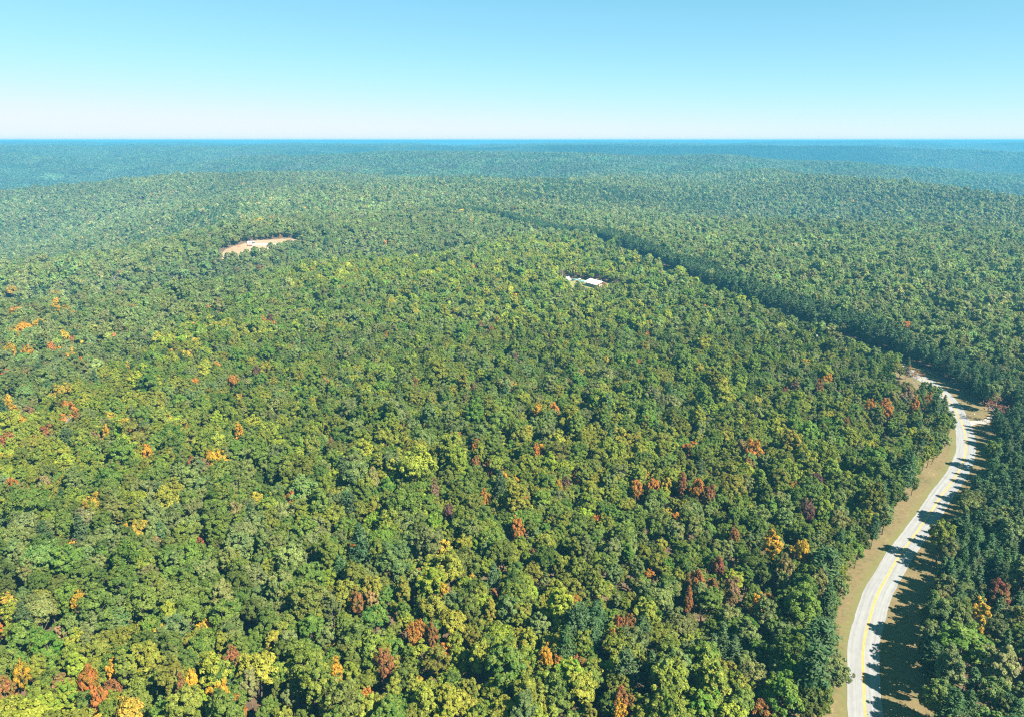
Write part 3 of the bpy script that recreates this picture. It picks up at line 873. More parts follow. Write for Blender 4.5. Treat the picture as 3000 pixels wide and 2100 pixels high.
# extra trees with a fixed place
extra = []      # x, y, kind, class, scale xy, scale z
for x, y, c, s in AUTUMN_TREES:
    extra.append((x, y, 'broad', c, max(0.5, 0.9 * s), min(1.08, max(0.92, 0.78 + 0.3 * s)) * (0.8 if math.hypot(x, y) > 400 and x > -250 else 1.0)))
for x, y, s in ROADSIDE_PINES:
    extra.append((x, y, 'widepine' if s > 0.95 else 'pine', 'pine', s, min(1.0, s)))
for x, y, s in BARE_TREES:
    extra.append((x, y, 'bare', 'bare', s, s))
for x, y, c, s in THIN_TREES:
    extra.append((x, y, 'thin', c, s, s))
for x, y, s in ROADSIDE_OAKS:
    extra.append((x, y, 'broad', 'olive' if s < 1.1 else ('greygreen' if s < 1.4 else 'midgreen'), s, 0.95 + 0.12 * s))

# ------------------------------------------------------------------ individual trees (thing > trunk, crown) and the rest of the wood
def project(x, y, z):
    p = math.radians(PITCH)
    dz = CAM_H - z
    depth = y * math.cos(p) + dz * math.sin(p)
    vy = (dz * math.cos(p) - y * math.sin(p))
    return x / depth * 2142 + 1500, vy / depth * 2142 + 1050, depth

COLOUR_WORDS = {'olive': 'olive-green', 'yellowgreen': 'bright yellow-green', 'midgreen': 'fresh mid-green', 'greygreen': 'dull grey-green', 'darkgreen': 'dark green',
                'yellow': 'bright yellow', 'gold': 'golden', 'orange': 'vivid orange', 'rust': 'rust-brown', 'red': 'crimson red', 'maroon': 'dark maroon', 'tan': 'straw-tan', 'buff': 'dull buff-brown'}
def second_tint(t, R_):
    """the other leaf colour of a crown: turned trees keep some green and yellow, green ones vary a little"""
    t = np.asarray(t, float)
    turned = (t[:, :1] > t[:, 1:2] * 1.12)
    m = R_.uniform(0.15, 0.75, (len(t), 1))
    g = np.array([0.17, 0.17, 0.035]) * np.exp(R_.normal(size=(len(t), 1)) * 0.15)
    return np.where(turned, t * (1 - m) + g * m, t * np.exp(R_.normal(size=t.shape) * np.array([0.16, 0.09, 0.12])))

def put_tree(name, k, pi, x, y, z, rz, sxy, sz, tint_, label, cat, group):
    d = KINDS[k][pi % len(KINDS[k])]
    root = empty(name, (x, y, z), rz)
    root.scale = (sxy, sxy, sz)
    tag(root, label, cat, group)
    for nm in ('trunk', 'crown'):
        o = bpy.data.objects.new(nm, d[nm]); COL.objects.link(o); o.parent = root
        o['tint'] = [float(t) for t in tint_]
        o['tint_b'] = [float(t) for t in second_tint(np.asarray([tint_]), R)[0]]
    return root

def place_phrase(x, y, off):
    d1 = math.hypot(x - HOUSE_C[0], y - HOUSE_C[1])
    if d1 < 45: return 'beside the yard of the white-roofed house'
    if -17 < off < 0: return 'beside the sunny tan verge'
    if 0 < off < 20: return 'beside the shaded verge'
    if 20 <= off < 400: return 'behind the roadside pines'
    return 'in the main forest'

px, py, dep = project(X, Y, Z + 9 * scl)
inview = (px > -60) & (px < 3060) & (py > 300) & (py < 2180)
big = np.argsort(r)
single = np.zeros(n, bool)
ngreen = npine = nturn = 0
for i in big:
    if not inview[i]: continue
    if kind[i] == 'pine':
        if npine < 170 and r[i] < 520 : single[i] = True; npine += 1
    elif kind[i] == 'bare':
        pass
    elif tr[i]:
        if nturn < 60 and r[i] < 420: single[i] = True; nturn += 1
    elif ngreen < 290:
        single[i] = True; ngreen += 1

COLX = np.array([a[0] for a in AUTUMN_TREES] + list(X[tr & (r < 420)])); COLY = np.array([a[1] for a in AUTUMN_TREES] + list(Y[tr & (r < 420)])); COLC = [a[2] for a in AUTUMN_TREES] + list(cls[tr & (r < 420)])
PNX = np.array([a[0] for a in ROADSIDE_PINES] + list(X[isp & (r < 420)])); PNY = np.array([a[1] for a in ROADSIDE_PINES] + list(Y[isp & (r < 420)]))
def autumn_label(x, y, c, s, where):
    size = 'small ' if s < 0.58 else 'broad ' if s > 0.85 else ''
    d = np.hypot(COLX - x, COLY - y); d[d < 0.05] = 1e6
    j = int(d.argmin())
    if d[j] < 9.0: nb = 'next to a ' + COLOUR_WORDS[COLC[j]] + ' one'
    elif np.hypot(PNX - x, PNY - y).min() < 8.0: nb = 'next to a dark pine'
    else: nb = 'alone among green crowns'
    if where.startswith('next to'): where = 'in the main forest'
    return size + COLOUR_WORDS[c] + ' autumn tree ' + nb + ' ' + where
for i in np.nonzero(single)[0]:
    where = place_phrase(X[i], Y[i], ro[i])
    dn_ = np.hypot(COLX - X[i], COLY - Y[i]); j_ = int(dn_.argmin())
    if where == 'in the main forest' and 0.01 < dn_[j_] < 8.5: where = 'next to a ' + COLOUR_WORDS[COLC[j_]] + ' tree in the main forest'
    if kind[i] == 'pine':
        lab = ('short ' if scl[i] < 0.72 else 'tall ' if scl[i] > 0.95 else '') + 'dark green narrow-crowned pine ' + where
        put_tree('pine_tree', 'pine', int(R.integers(0, 4)), X[i], Y[i], Z[i], rot[i], scl[i], scl[i] * 0.94, tint[i], lab, 'pine tree', lab + ', all alike')
    else:
        cw = COLOUR_WORDS[cls[i]]
        if not tr[i]: cw = ('small ' if scl[i] < 0.70 else 'large ' if scl[i] > 0.98 else 'mid-sized ') + cw
        lab = (cw + ' broadleaf tree ' + where) if not tr[i] else autumn_label(X[i], Y[i], cls[i], scl[i], where)
        put_tree('broadleaf_tree' if not tr[i] else 'autumn_tree', 'broad', int(R.integers(0, 12)), X[i], Y[i], Z[i], rot[i], scl[i], scl[i] * float(R.uniform(0.9, 1.1)), tint[i],
                 lab, 'tree', lab + ', all alike' if tr[i] else cw + ' trees ' + where)
for x, y, k, c, sxy, sz in extra:
    z = float(height(x, y)); off = float(road_offset(x, y)[0]); where = place_phrase(x, y, off)
    rz = float(R.uniform(0, 6.28))
    if k in ('pine', 'widepine'):
        wide = k == 'widepine'
        put_tree('pine_tree', 'pine', 3 + int(R.integers(0, 2)) if wide else int(R.integers(0, 4)), x, y, z, rz, sxy, sz, jitter_tint(np.array([PINE]), R, 0.08)[0],
                 ('broad dark pine with spreading boughs ' if wide else 'dark narrow pine with dense boughs ') + where, 'pine tree', ('broad pines ' if wide else 'dense pines ') + where)
    elif k == 'bare':
        put_tree('bare_tree', 'bare', int(R.integers(0, 3)), x, y, z, rz, sxy, sz, (0.3, 0.3, 0.3), 'leafless pale grey tree with fine bare twigs ' + where, 'bare tree', 'bare grey trees ' + where)
    elif k == 'thin':
        lab = {'rust': 'thin rust-brown tree with bare spreading limbs beside the road bend', 'red': 'sparse red-leaved tree with pale trunk beside the gravel drive',
               'buff': 'sparse buff-brown tree with pale bare limbs ' + where}[c]
        put_tree('thinning_tree', 'thin', int(R.integers(0, 3)), x, y, z, rz, sxy, sz, np.array(AUTUMN[c]), lab, 'tree', None)
    else:
        cw = COLOUR_WORDS[c]
        turned = c in AUTUMN
        lab = autumn_label(x, y, c, sxy, where) if turned else ('large ' + cw + ' spreading oak ' + where)
        put_tree('autumn_tree' if turned else 'oak_tree', 'broad', int(R.integers(0, 12)), x, y, z, rz, sxy, sz,
                 jitter_tint(np.array([AUTUMN[c] if turned else GREENS[c]]), R, 0.10)[0], lab, 'tree', lab + ', all alike' if turned else cw + ' oaks ' + where)

# the rest of the wood: one mass, an instance of a tree at every point
protos = bpy.data.collections.new('wood_library')
PIDX = {}
def add_proto(key, me):
    o = bpy.data.objects.new('p%03d' % len(protos.objects), me)
    protos.objects.link(o)
    PIDX.setdefault(key, []).append(len(protos.objects) - 1)
for key in ('broad', 'broad_mid', 'broad_far', 'pine', 'pine_mid', 'pine_far', 'bare'):
    for d in KINDS[key]:
        add_proto(key, d['whole'])

# far patches of wood, 90 m across, for the hills behind
def wood_patch(seed, size, ntree, card):
    R = np.random.default_rng(seed)
    V, Fc, va = [], [], []
    b = 0
    g = int(math.sqrt(ntree))
    st = size / g
    for i in range(g):
        for j in range(g):
            x = -size / 2 + (i + 0.5) * st + R.uniform(-.4, .4) * st; y = -size / 2 + (j + 0.5) * st + R.uniform(-.4, .4) * st
            s = math.exp(R.normal() * 0.16)
            tv = R.uniform(0.1, 0.9)
            rad = 4.0 * s; h = 13.0 * s
            m = 34
            d = unit(R.normal(size=(m, 3)) + np.array([0, 0, 0.7]))
            lump = 1 + 0.25 * np.sin(3 * np.arctan2(d[:, 1], d[:, 0]) + 6 * tv)
            c = d * np.array([rad, rad, h * 0.36]) * (R.uniform(0.8, 1.05, (m, 1)) * lump[:, None]) + np.array([x, y, h * 0.62])
            ss = card * s * R.uniform(0.7, 1.3, m)
            v, f = cards(c, d + np.array([0, 0, 0.3]) + R.normal(size=(m, 3)) * 0.35, ss * 1.1, ss * 0.9, R)
            V.append(v); Fc.append(f + b); b += len(v); va.append(np.clip(tv + R.normal(size=m) * 0.12, 0, 1))
    return card_mesh('wood_patch', np.concatenate(V), np.concatenate(Fc), np.concatenate(va), M['leaf'])
PATCH = 78.0
for k in range(5):
    add_proto('patch', wood_patch(900 + k, PATCH * 1.04, 144, 3.2))

pts, idx, rots, scs, tin = [], [], [], [], []
RW = np.random.default_rng(5)
rest = np.nonzero(~single)[0]
lod = np.where(r < 430, 0, np.where(r < 1150, 1, 2))
for i in rest:
    k = kind[i]
    key = k if (k == 'bare' or lod[i] == 0) else k + ('_mid' if lod[i] == 1 else '_far')
    L_ = PIDX[key]
    idx.append(L_[int(RW.integers(0, len(L_)))])
pts.append(np.c_[X, Y, Z][rest])
rots.append(np.c_[np.zeros(len(rest)), np.zeros(len(rest)), rot[rest]])
sz = scl * np.where(kind == 'pine', 0.94, RW.uniform(0.9, 1.1, n))
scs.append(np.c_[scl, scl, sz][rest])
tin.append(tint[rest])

gx_ = np.arange(-12000, 12000, PATCH); gy_ = np.arange(1200, 15000, PATCH)
PX, PY = np.meshgrid(gx_, gy_); PX = PX.ravel(); PY = PY.ravel()
pr = np.hypot(PX, PY)
m_ = (pr > 2270) & (pr < 14500) & (np.abs(np.arctan2(PX, PY)) < math.radians(41))
PX, PY = PX[m_], PY[m_]
e_ = 20.0
nx_ = (height(PX + e_, PY) - height(PX - e_, PY)) / (2 * e_); ny_ = (height(PX, PY + e_) - height(PX, PY - e_)) / (2 * e_)
PZ = height(PX, PY)
quarter = RW.integers(0, 4, len(PX)) * math.pi / 2
er = []
for a, b, q in zip(nx_, ny_, quarter):
    nn = Vector((-a, -b, 1)).normalized()
    e = (nn.to_track_quat('Z', 'Y').to_matrix() @ Matrix.Rotation(0, 3, 'Z'))
    # keep the heading: tilt only
    ax = Vector((0, 0, 1)).cross(nn); an = Vector((0, 0, 1)).angle(nn)
    Mx = (Matrix.Rotation(an, 3, ax.normalized()) if ax.length > 1e-6 else Matrix.Identity(3)) @ Matrix.Rotation(q, 3, 'Z')
    er.append(tuple(Mx.to_euler()))
pts.append(np.c_[PX, PY, PZ])
rots.append(np.array(er))
scs.append(np.ones((len(PX), 3)))
st_ = fbm(PX, PY, 900, 3, 141)[:, None]
base = np.array([0.115, 0.175, 0.088]) * (1 - sstep(0.0, 0.5, st_)) + np.array([0.042, 0.090, 0.050]) * sstep(0.0, 0.5, st_)  # bluish green puts some of the distance haze into the patch tint
tin.append(jitter_tint(base, RW, 0.10))
idx = np.r_[np.array(idx), np.array(PIDX['patch'])[RW.integers(0, 5, len(PX))]]
pts = np.concatenate(pts); rots = np.concatenate(rots); scs = np.concatenate(scs); tin = np.concatenate(tin)

def instance_object(name, pts, idx, rots, scs, tin, coll):
    me = bpy.data.meshes.new(name)
    me.vertices.add(len(pts)); me.vertices.foreach_set('co', pts.astype(np.float32).ravel())
    for nm, ty, arr, fld in (('pick', 'INT', idx.astype(np.int32), 'value'), ('turn', 'FLOAT_VECTOR', rots, 'vector'), ('size', 'FLOAT_VECTOR', scs, 'vector'), ('tint', 'FLOAT_COLOR', np.c_[tin, np.ones(len(tin))], 'color'), ('tint_b', 'FLOAT_COLOR', np.c_[second_tint(tin, RW), np.ones(len(tin))], 'color')):
        a = me.attributes.new(nm, ty, 'POINT')
        a.data.foreach_set(fld, arr.ravel() if ty == 'INT' else arr.astype(np.float32).ravel())
    me.update()
    o = link_mesh(name, me)
    ng = bpy.data.node_groups.new(name, 'GeometryNodeTree')
    ng.interface.new_socket('Geometry', in_out='INPUT', socket_type='NodeSocketGeometry')
    ng.interface.new_socket('Geometry', in_out='OUTPUT', socket_type='NodeSocketGeometry')
    N = ng.nodes; L = ng.links
    gi = N.new('NodeGroupInput'); go = N.new('NodeGroupOutput')
    ci = N.new('GeometryNodeCollectionInfo'); ci.inputs['Collection'].default_value = coll
    ci.inputs['Separate Children'].default_value = True; ci.inputs['Reset Children'].default_value = True
    ip = N.new('GeometryNodeInstanceOnPoints'); ip.inputs['Pick Instance'].default_value = True
    def attr(nm, ty):
        q = N.new('GeometryNodeInputNamedAttribute'); q.data_type = ty; q.inputs['Name'].default_value = nm
        return q.outputs['Attribute']
    L.new(gi.outputs[0], ip.inputs['Points']); L.new(ci.outputs[0], ip.inputs['Instance'])
    L.new(attr('pick', 'INT'), ip.inputs['Instance Index'])
    er_ = N.new('FunctionNodeEulerToRotation'); L.new(attr('turn', 'FLOAT_VECTOR'), er_.inputs[0]); L.new(er_.outputs[0], ip.inputs['Rotation'])
    L.new(attr('size', 'FLOAT_VECTOR'), ip.inputs['Scale'])
    L.new(ip.outputs[0], go.inputs[0])
    md = o.modifiers.new('trees', 'NODES'); md.node_group = ng
    return o
forest = instance_object('forest', pts, idx, rots, scs, tin, protos)
tag(forest, 'dense mixed forest canopy rolling away to the hills', 'forest', None, 'stuff')
print('trees', n, 'single', single.sum(), 'points', len(pts), 'patches', len(PX))

# the farthest woods read as a bumpy surface
az2 = np.radians(np.arange(-44, 44.01, 0.16)); rd2 = np.geomspace(14200, 31500, 150)
A2, R2 = np.meshgrid(az2, rd2)
wx = R2 * np.sin(A2); wy = R2 * np.cos(A2)
wz = height(wx, wy) + 10 + 5 * vnoise(wx / 60, wy / 60, 151)
M['far_wood'] = ramp_mat('far_wood', [(0.3, (0.055, 0.085, 0.033)), (0.7, (0.12, 0.15, 0.06))], [(0.004, 0.5), (0.02, 0.5)], 0.95)
fw = link_mesh('far_woods', np_mesh('far_woods', np.stack([wx, wy, wz], -1).reshape(-1, 3), grid_faces(len(rd2), len(az2))[:, ::-1], M['far_wood'], False))
tag(fw, 'hazy blue wooded plateau along the horizon', 'woods', None, 'stuff')

# ------------------------------------------------------------------ gravel drive and mailbox
def path_strip(name, pts, half, lift, mat, label, seed):
    P = resample(pts, 1.0)
    t = np.gradient(P, axis=0); t /= np.linalg.norm(t, axis=1)[:, None]
    N = np.c_[t[:, 1], -t[:, 0]]
    s = np.arange(len(P)) * 1.0
    V = []
    for k, o in enumerate((-1, -0.5, 0, 0.5, 1)):
        oo = half * o * (1 + (0.3 * vnoise(s / 3.0, s * 0 + o, seed) if abs(o) == 1 else 0))
        flare = 1 + 1.3 * np.exp(-s / 3.0) if name == 'gravel_drive' else np.ones(len(s))
        q = P + N * (oo * flare)[:, None]
        V.append(np.c_[q, height(q[:, 0], q[:, 1]) + lift])
    o = link_mesh(name, np_mesh(name, np.stack(V, 1).reshape(-1, 3), grid_faces(len(P), 5)[:, ::-1], mat, True))
    tag(o, label, None, None, 'structure')
    return o
M['drive_gravel'] = ramp_mat('drive_gravel', [(0.35, (0.20, 0.17, 0.15)), (0.5, (0.30, 0.27, 0.25)), (0.65, (0.40, 0.37, 0.34))], [(0.3, 0.5), (3.0, 0.5)], 0.95, 0.3)
path_strip('gravel_drive', DRIVE, 1.9, 0.045, M['drive_gravel'], 'pale gravel drive leaving the road into the woods', 3)
path_strip('gravel_track', [(-285.5, 792.4), (-278.5, 794.4), (-268.4, 798.5), (-256.3, 803.5), (-242.1, 810.4), (-234.0, 813.3)], 1.7, 0.12, M['gravel'], 'white gravel track along the top of the tan field', 4)

M['white'] = plain('white_painted_metal', (0.80, 0.80, 0.79), 0.45, 0.06, 1.0)
M['roof'] = plain('white_sheet_roof', (0.80, 0.79, 0.77), 0.5, 0.08, 0.6)
M['wall_cream'] = plain('cream_siding', (0.62, 0.50, 0.42), 0.8, 0.1, 1.0)
M['wall_shade_grey'] = plain('shade_grey_siding', (0.36, 0.38, 0.40), 0.8, 0.1, 1.0)  # shade under the eave is put into this long wall's colour
M['redwood'] = plain('red_brown_timber', (0.22, 0.07, 0.045), 0.7, 0.2, 1.5)
M['dark'] = plain('dark_bay_shade', (0.03, 0.03, 0.035), 0.6, 0.2, 1.0)  # shade inside the shed's open bay, put into its back wall's colour
M['steel'] = plain('galvanised_steel', (0.45, 0.46, 0.47), 0.4, 0.1, 2.0, 0.7)
M['rubber'] = plain('tyre_rubber', (0.025, 0.025, 0.026), 0.85, 0.2, 4.0)
M['cell'] = plain('solar_cells', (0.05, 0.10, 0.26), 0.12, 0.15, 2.0, 0.0, 0.8)
M['blue_paint'] = plain('pale_blue_car_paint', (0.30, 0.50, 0.62), 0.3, 0.05, 1.0)
M['teal_paint'] = plain('teal_car_paint', (0.02, 0.20, 0.26), 0.3, 0.05, 1.0)
M['tarp'] = plain('turquoise_tarp', (0.10, 0.34, 0.38), 0.6, 0.2, 1.5)
M['red_paint'] = plain('red_paint', (0.55, 0.07, 0.045), 0.5, 0.2, 1.5)
def glass_mat():
    m, nt, n, l, p = new_mat('dark_glass')
    p.inputs['Base Color'].default_value = (0.02, 0.03, 0.04, 1); p.inputs['Roughness'].default_value = 0.08
    p.inputs['Specular IOR Level'].default_value = 0.8
    return m
M['glass'] = glass_mat()

def gz_(x, y):
    return float(height(x, y))

mx, my = 202.3, 299.6
mail = tag(empty('mailbox', (mx, my, gz_(mx, my)), 0.6), 'white mailbox on a wooden post beside the gravel drive', 'mailbox')
b = MB(); b.box(-0.05, 0.05, -0.05, 0.05, -0.2, 1.05); b.build('post', M['redwood'], mail)
b = MB(); b.prism([(-0.12, 1.06), (0.12, 1.06), (0.12, 1.2), (0.08, 1.28), (0, 1.31), (-0.08, 1.28), (-0.12, 1.2)], 'x', -0.28, 0.28); b.build('box', M['white'], mail)

# ------------------------------------------------------------------ the house in the trees
hx, hy = 69.0, 590.1
hz = gz_(hx, hy)
house = tag(empty('house', (hx, hy, hz), math.radians(-59.6)), 'low house with white sheet-metal gable roof and red-brown trim in a forest yard', 'house')
HL, HN, HF = 8.2, 5.9, 4.6            # half length, half widths (front and back slope)
b = MB(); b.box(-HL + 0.6, HL - 2.2, -HN + 0.7, HF - 0.6, -0.6, 2.85); b.build('wall', M['wall_shade_grey'], house)
b = MB(); b.prism([(-HN + 0.7, -0.6), (HF - 0.6, -0.6), (HF - 0.6, 3.02), (0, 4.72), (-HN + 0.7, 2.86)], 'x', HL - 2.19, HL - 1.2); gw = b.build('gable_wall', M['wall_cream'], house)
def roof_slope(y0, z0, y1, z1):
    b = MB()
    b.add([(-HL - 0.4, y0, z0), (HL + 0.4, y0, z0), (HL + 0.4, y1, z1), (-HL - 0.4, y1, z1)] + [(-HL - 0.4, y0, z0 - 0.14), (HL + 0.4, y0, z0 - 0.14), (HL + 0.4, y1, z1 - 0.14), (-HL - 0.4, y1, z1 - 0.14)],
          [(0, 1, 2, 3), (7, 6, 5, 4), (0, 4, 5, 1), (1, 5, 6, 2), (2, 6, 7, 3), (3, 7, 4, 0)])
    return b.build('roof_slope', M['roof'], house)
rs = roof_slope(-HN - 0.5, 2.95, 0.0, 5.1)
k = -HL
while k < HL:                          # standing seams
    b = MB(); b.add([(k - .03, -HN - .5, 2.95), (k + .03, -HN - .5, 2.95), (k + .03, 0, 5.1), (k - .03, 0, 5.1), (k - .03, -HN - .5, 3.02), (k + .03, -HN - .5, 3.02), (k + .03, 0, 5.17), (k - .03, 0, 5.17)],
                    [(4, 5, 6, 7), (0, 4, 7, 3), (1, 2, 6, 5), (0, 1, 5, 4)])
    b.build('seam', M['roof'], rs); k += 1.02
roof_slope(HF + 0.5, 3.05, 0.003, 5.1)
b = MB(); b.tube([(-HL - 0.42, 0, 5.12), (HL + 0.42, 0, 5.12)], [0.12, 0.12], 6); b.build('ridge_cap', M['white'], house)
for (ya, za, yb, zb) in ((-HN - 0.5, 2.80, 0, 4.94), (HF + 0.5, 2.90, 0, 4.94)):
    b = MB(); b.add([(HL + 0.41, ya, za - .22), (HL + 0.41, yb, zb - .22), (HL + 0.41, yb, zb + .12), (HL + 0.41, ya, za + .12), (HL + 0.47, ya, za - .22), (HL + 0.47, yb, zb - .22), (HL + 0.47, yb, zb + .12), (HL + 0.47, ya, za + .12)],
                    [(0, 1, 2, 3), (7, 6, 5, 4), (0, 4, 5, 1), (1, 5, 6, 2), (2, 6, 7, 3), (3, 7, 4, 0)])
    b.build('fascia', M['redwood'], house)
for yy in (-HN + 0.4, -2.2, 0.9, HF - 0.3):
    top = 4.6 - (abs(yy) * (1.9 / HN if yy < 0 else 1.75 / HF)) - 0.1
    b = MB(); b.box(HL - 0.15, HL + 0.15, yy - 0.14, yy + 0.14, -0.6, top); b.build('porch_post', M['redwood'], house)
b = MB(); b.box(HL - 1.2, HL + 0.3, -HN + 0.3, HF - 0.2, -0.6, 0.12); b.build('porch_floor', M['redwood'], house)
for yy, w in ((-3.4, 1.0), (2.6, 0.9)):
    b = MB(); b.box(HL - 1.205, HL - 1.13, yy - w, yy + w, 0.9, 2.2); wd = b.build('window', M['glass'], house)
    for (a0, a1, c0, c1) in ((yy - w - .1, yy + w + .1, .78, .9), (yy - w - .1, yy + w + .1, 2.2, 2.32), (yy - w - .1, yy - w, .9, 2.2), (yy + w, yy + w + .1, .9, 2.2)):
        b = MB(); b.box(HL - 1.2, HL - 1.08, a0, a1, c0, c1); b.build('frame', M['redwood'], wd)
b = MB(); b.box(HL - 1.205, HL - 1.12, -1.0, 0.0, 0.12, 2.15); b.build('door', M['redwood'], house)
for xx in (-5.5, -2.0, 1.6, 4.6):
    b = MB(); b.box(xx - 0.7, xx + 0.7, -HN + 0.64, -HN + 0.705, 0.9, 2.1); wd = b.build('window', M['glass'], house)
    b = MB(); b.box(xx - 0.8, xx + 0.8, -HN + 0.60, -HN + 0.70, 0.78, 0.9); b.build('sill', M['white'], wd)
b = MB(); b.tube([(3.5, 2.2, 4.0), (3.5, 2.2, 5.6)], [0.13, 0.13], 8); b.tube([(3.5, 2.2, 5.6), (3.5, 2.2, 5.75)], [0.22, 0.2], 8); b.build('flue_pipe', M['steel'], house)

# solar rack
sx, sy = 47.2, 611.4
sol = tag(empty('solar_array', (sx, sy, gz_(sx, sy)), math.radians(28)), 'tilted rack of blue solar panels standing at the edge of the house yard', 'solar panels')
T = math.radians(42)
def tilt(u, v, d=0.0):       # u across, v up the slope, d out of the face; the rack looks down local -y
    return (u, v * math.cos(T) - d * math.sin(T) - 1.4, 0.9 + v * math.sin(T) + d * math.cos(T))
for i in range(3):
    for j in range(4):
        u0, v0 = -2.4 + i * 1.62, j * 0.98
        b = MB(); b.add([tilt(u0 + p[0], v0 + p[1], p[2]) for p in ((0, 0, 0), (1.56, 0, 0), (1.56, .92, 0), (0, .92, 0), (0, 0, .05), (1.56, 0, .05), (1.56, .92, .05), (0, .92, .05))],
                        [(3, 2, 1, 0), (4, 5, 6, 7), (0, 1, 5, 4), (1, 2, 6, 5), (2, 3, 7, 6), (3, 0, 4, 7)])
        pn = b.build('panel', M['white'], sol)
        for ci in range(2):
            b = MB(); q0 = u0 + 0.10 + ci * 0.73; b.add([tilt(q0, v0 + .10, .056), tilt(q0 + .63, v0 + .10, .056), tilt(q0 + .63, v0 + .82, .056), tilt(q0, v0 + .82, .056)], [(0, 1, 2, 3)])
            b.build('cell', M['cell'], pn)
for u in (-2.2, 0, 2.2):
    b = MB(); b.tube([tilt(u, 0.1, -0.06), (u, tilt(u, .1)[1], -0.3)], [0.06, 0.06], 6); b.build('leg', M['steel'], sol)
    b = MB(); b.tube([tilt(u, 3.7, -0.06), (u, tilt(u, 3.7)[1], -0.3)], [0.06, 0.06], 6); b.build('leg', M['steel'], sol)
    b = MB(); b.tube([tilt(u, -0.05, -0.04), tilt(u, 3.95, -0.04)], [0.05, 0.05], 6); b.build('rail', M['steel'], sol)

def car(x, y, rz, paint, top, label, pickup=False):
    c = tag(empty('parked_car', (x, y, gz_(x, y)), rz), label, 'car', None)
    b = MB()
    b.prism([(-2.2, .42), (-2.15, .85), (-1.9, .98), (1.0, 1.0), (2.05, .86), (2.25, .6), (2.2, .36), (-2.1, .34)], 'y', -.88, .88)
    body = b.build('body', paint, c)
    b = MB()
    cab = [(-2.0, .98), (-1.75, 1.58), (.25, 1.62), (1.0, .99)] if not pickup else [(-.7, .98), (-.55, 1.62), (.5, 1.64), (1.15, .99)]
    b.prism(cab, 'y', -.78, .78); b.build('window_glass', M['glass'], c)
    rx0, rx1 = cab[1][0] - .02, cab[2][0] + .02
    b = MB(); b.box(rx0, rx1, -.80, .80, 1.60, 1.68); b.build('roof', top, c)
    for xx in ((cab[0][0] + cab[1][0]) / 2, (rx0 + rx1) / 2, cab[2][0] + .25):
        for s in (-1, 1):
            b = MB(); b.box(xx - .05, xx + .05, s * .79 - .02, s * .79 + .02, .98, 1.61); b.build('pillar', paint, c)
    for xx in (-1.4, 1.4):
        for s in (-1, 1):
            b = MB(); b.tube([(xx, s * .70, .33), (xx, s * .93, .33)], [.33, .33], 12); w = b.build('wheel', M['rubber'], c)
            b = MB(); b.tube([(xx, s * .92, .33), (xx, s * .945, .33)], [.19, .19], 10); b.build('rim', M['steel'], w)
    for s in (-1, 1):
        b = MB(); b.box(2.18, 2.27, s * .62 - .16, s * .62 + .16, .62, .78); b.build('headlight', M['white'], c)
        b = MB(); b.box(-2.23, -2.14, s * .68 - .12, s * .68 + .12, .62, .82); b.build('tail_light', M['red_paint'], c)
    for xx in (-2.24, 2.22):
        b = MB(); b.box(xx - .06, xx + .06, -.86, .86, .34, .52); b.build('bumper', M['steel'], c)
    return c
car(56.7, 614.8, math.radians(172), M['blue_paint'], M['white'], 'pale blue car with white roof parked behind the house')
car(52.2, 613.6, math.radians(60), M['teal_paint'], M['teal_paint'], 'dark teal car parked in shade between solar rack and pale blue car')

boat = tag(empty('covered_boat', (59.3, 607.4, gz_(59.3, 607.4)), math.radians(200)), 'turquoise tarp-covered boat on a low trailer behind the house', 'boat')
b = MB()
ring = []
secs = [(-2.3, .75, .30), (-1.2, .85, .42), (0, .88, .50), (1.2, .72, .52), (2.0, .38, .46), (2.5, .05, .40)]
for xx, w, h in secs:
    ring += [(xx, -w, .75), (xx, -w * .75, .45), (xx, w * .75, .45), (xx, w, .75), (xx, w * .5, .75 + h * .7), (xx, 0, .75 + h), (xx, -w * .5, .75 + h * .7)]
fc = [tuple(range(7))[::-1], tuple(range(35, 42))]
for i in range(5):
    for q in range(7):
        fc.append((i * 7 + q, i * 7 + (q + 1) % 7, (i + 1) * 7 + (q + 1) % 7, (i + 1) * 7 + q))
b.add(ring, fc); b.build('tarp_hull', M['tarp'], boat)
b = MB(); b.box(-2.2, 3.2, -.06, .06, .34, .44); b.box(-1.0, -.86, -.8, .8, .30, .40); b.build('trailer_frame', M['steel'], boat)
for s in (-1, 1):
    b = MB(); b.tube([(-.93, s * .80, .30), (-.93, s * .98, .30)], [.3, .3], 12); b.build('wheel', M['rubber'], boat)

tank = tag(empty('propane_tank', (55.6, 568.8, gz_(55.6, 568.8)), 0.5), 'white rounded propane tank on the lawn in front of the house', 'tank')
b = MB(); b.tube([(-1.25, 0, .75), (-1.15, 0, .75), (-1.0, 0, .75), (1.0, 0, .75), (1.15, 0, .75), (1.25, 0, .75)], [.12, .36, .48, .48, .36, .12], 12); b.build('vessel', M['white'], tank)
for xx in (-.7, .7):
    b = MB(); b.box(xx - .08, xx + .08, -.3, .3, -.1, .4); b.build('leg', M['steel'], tank)

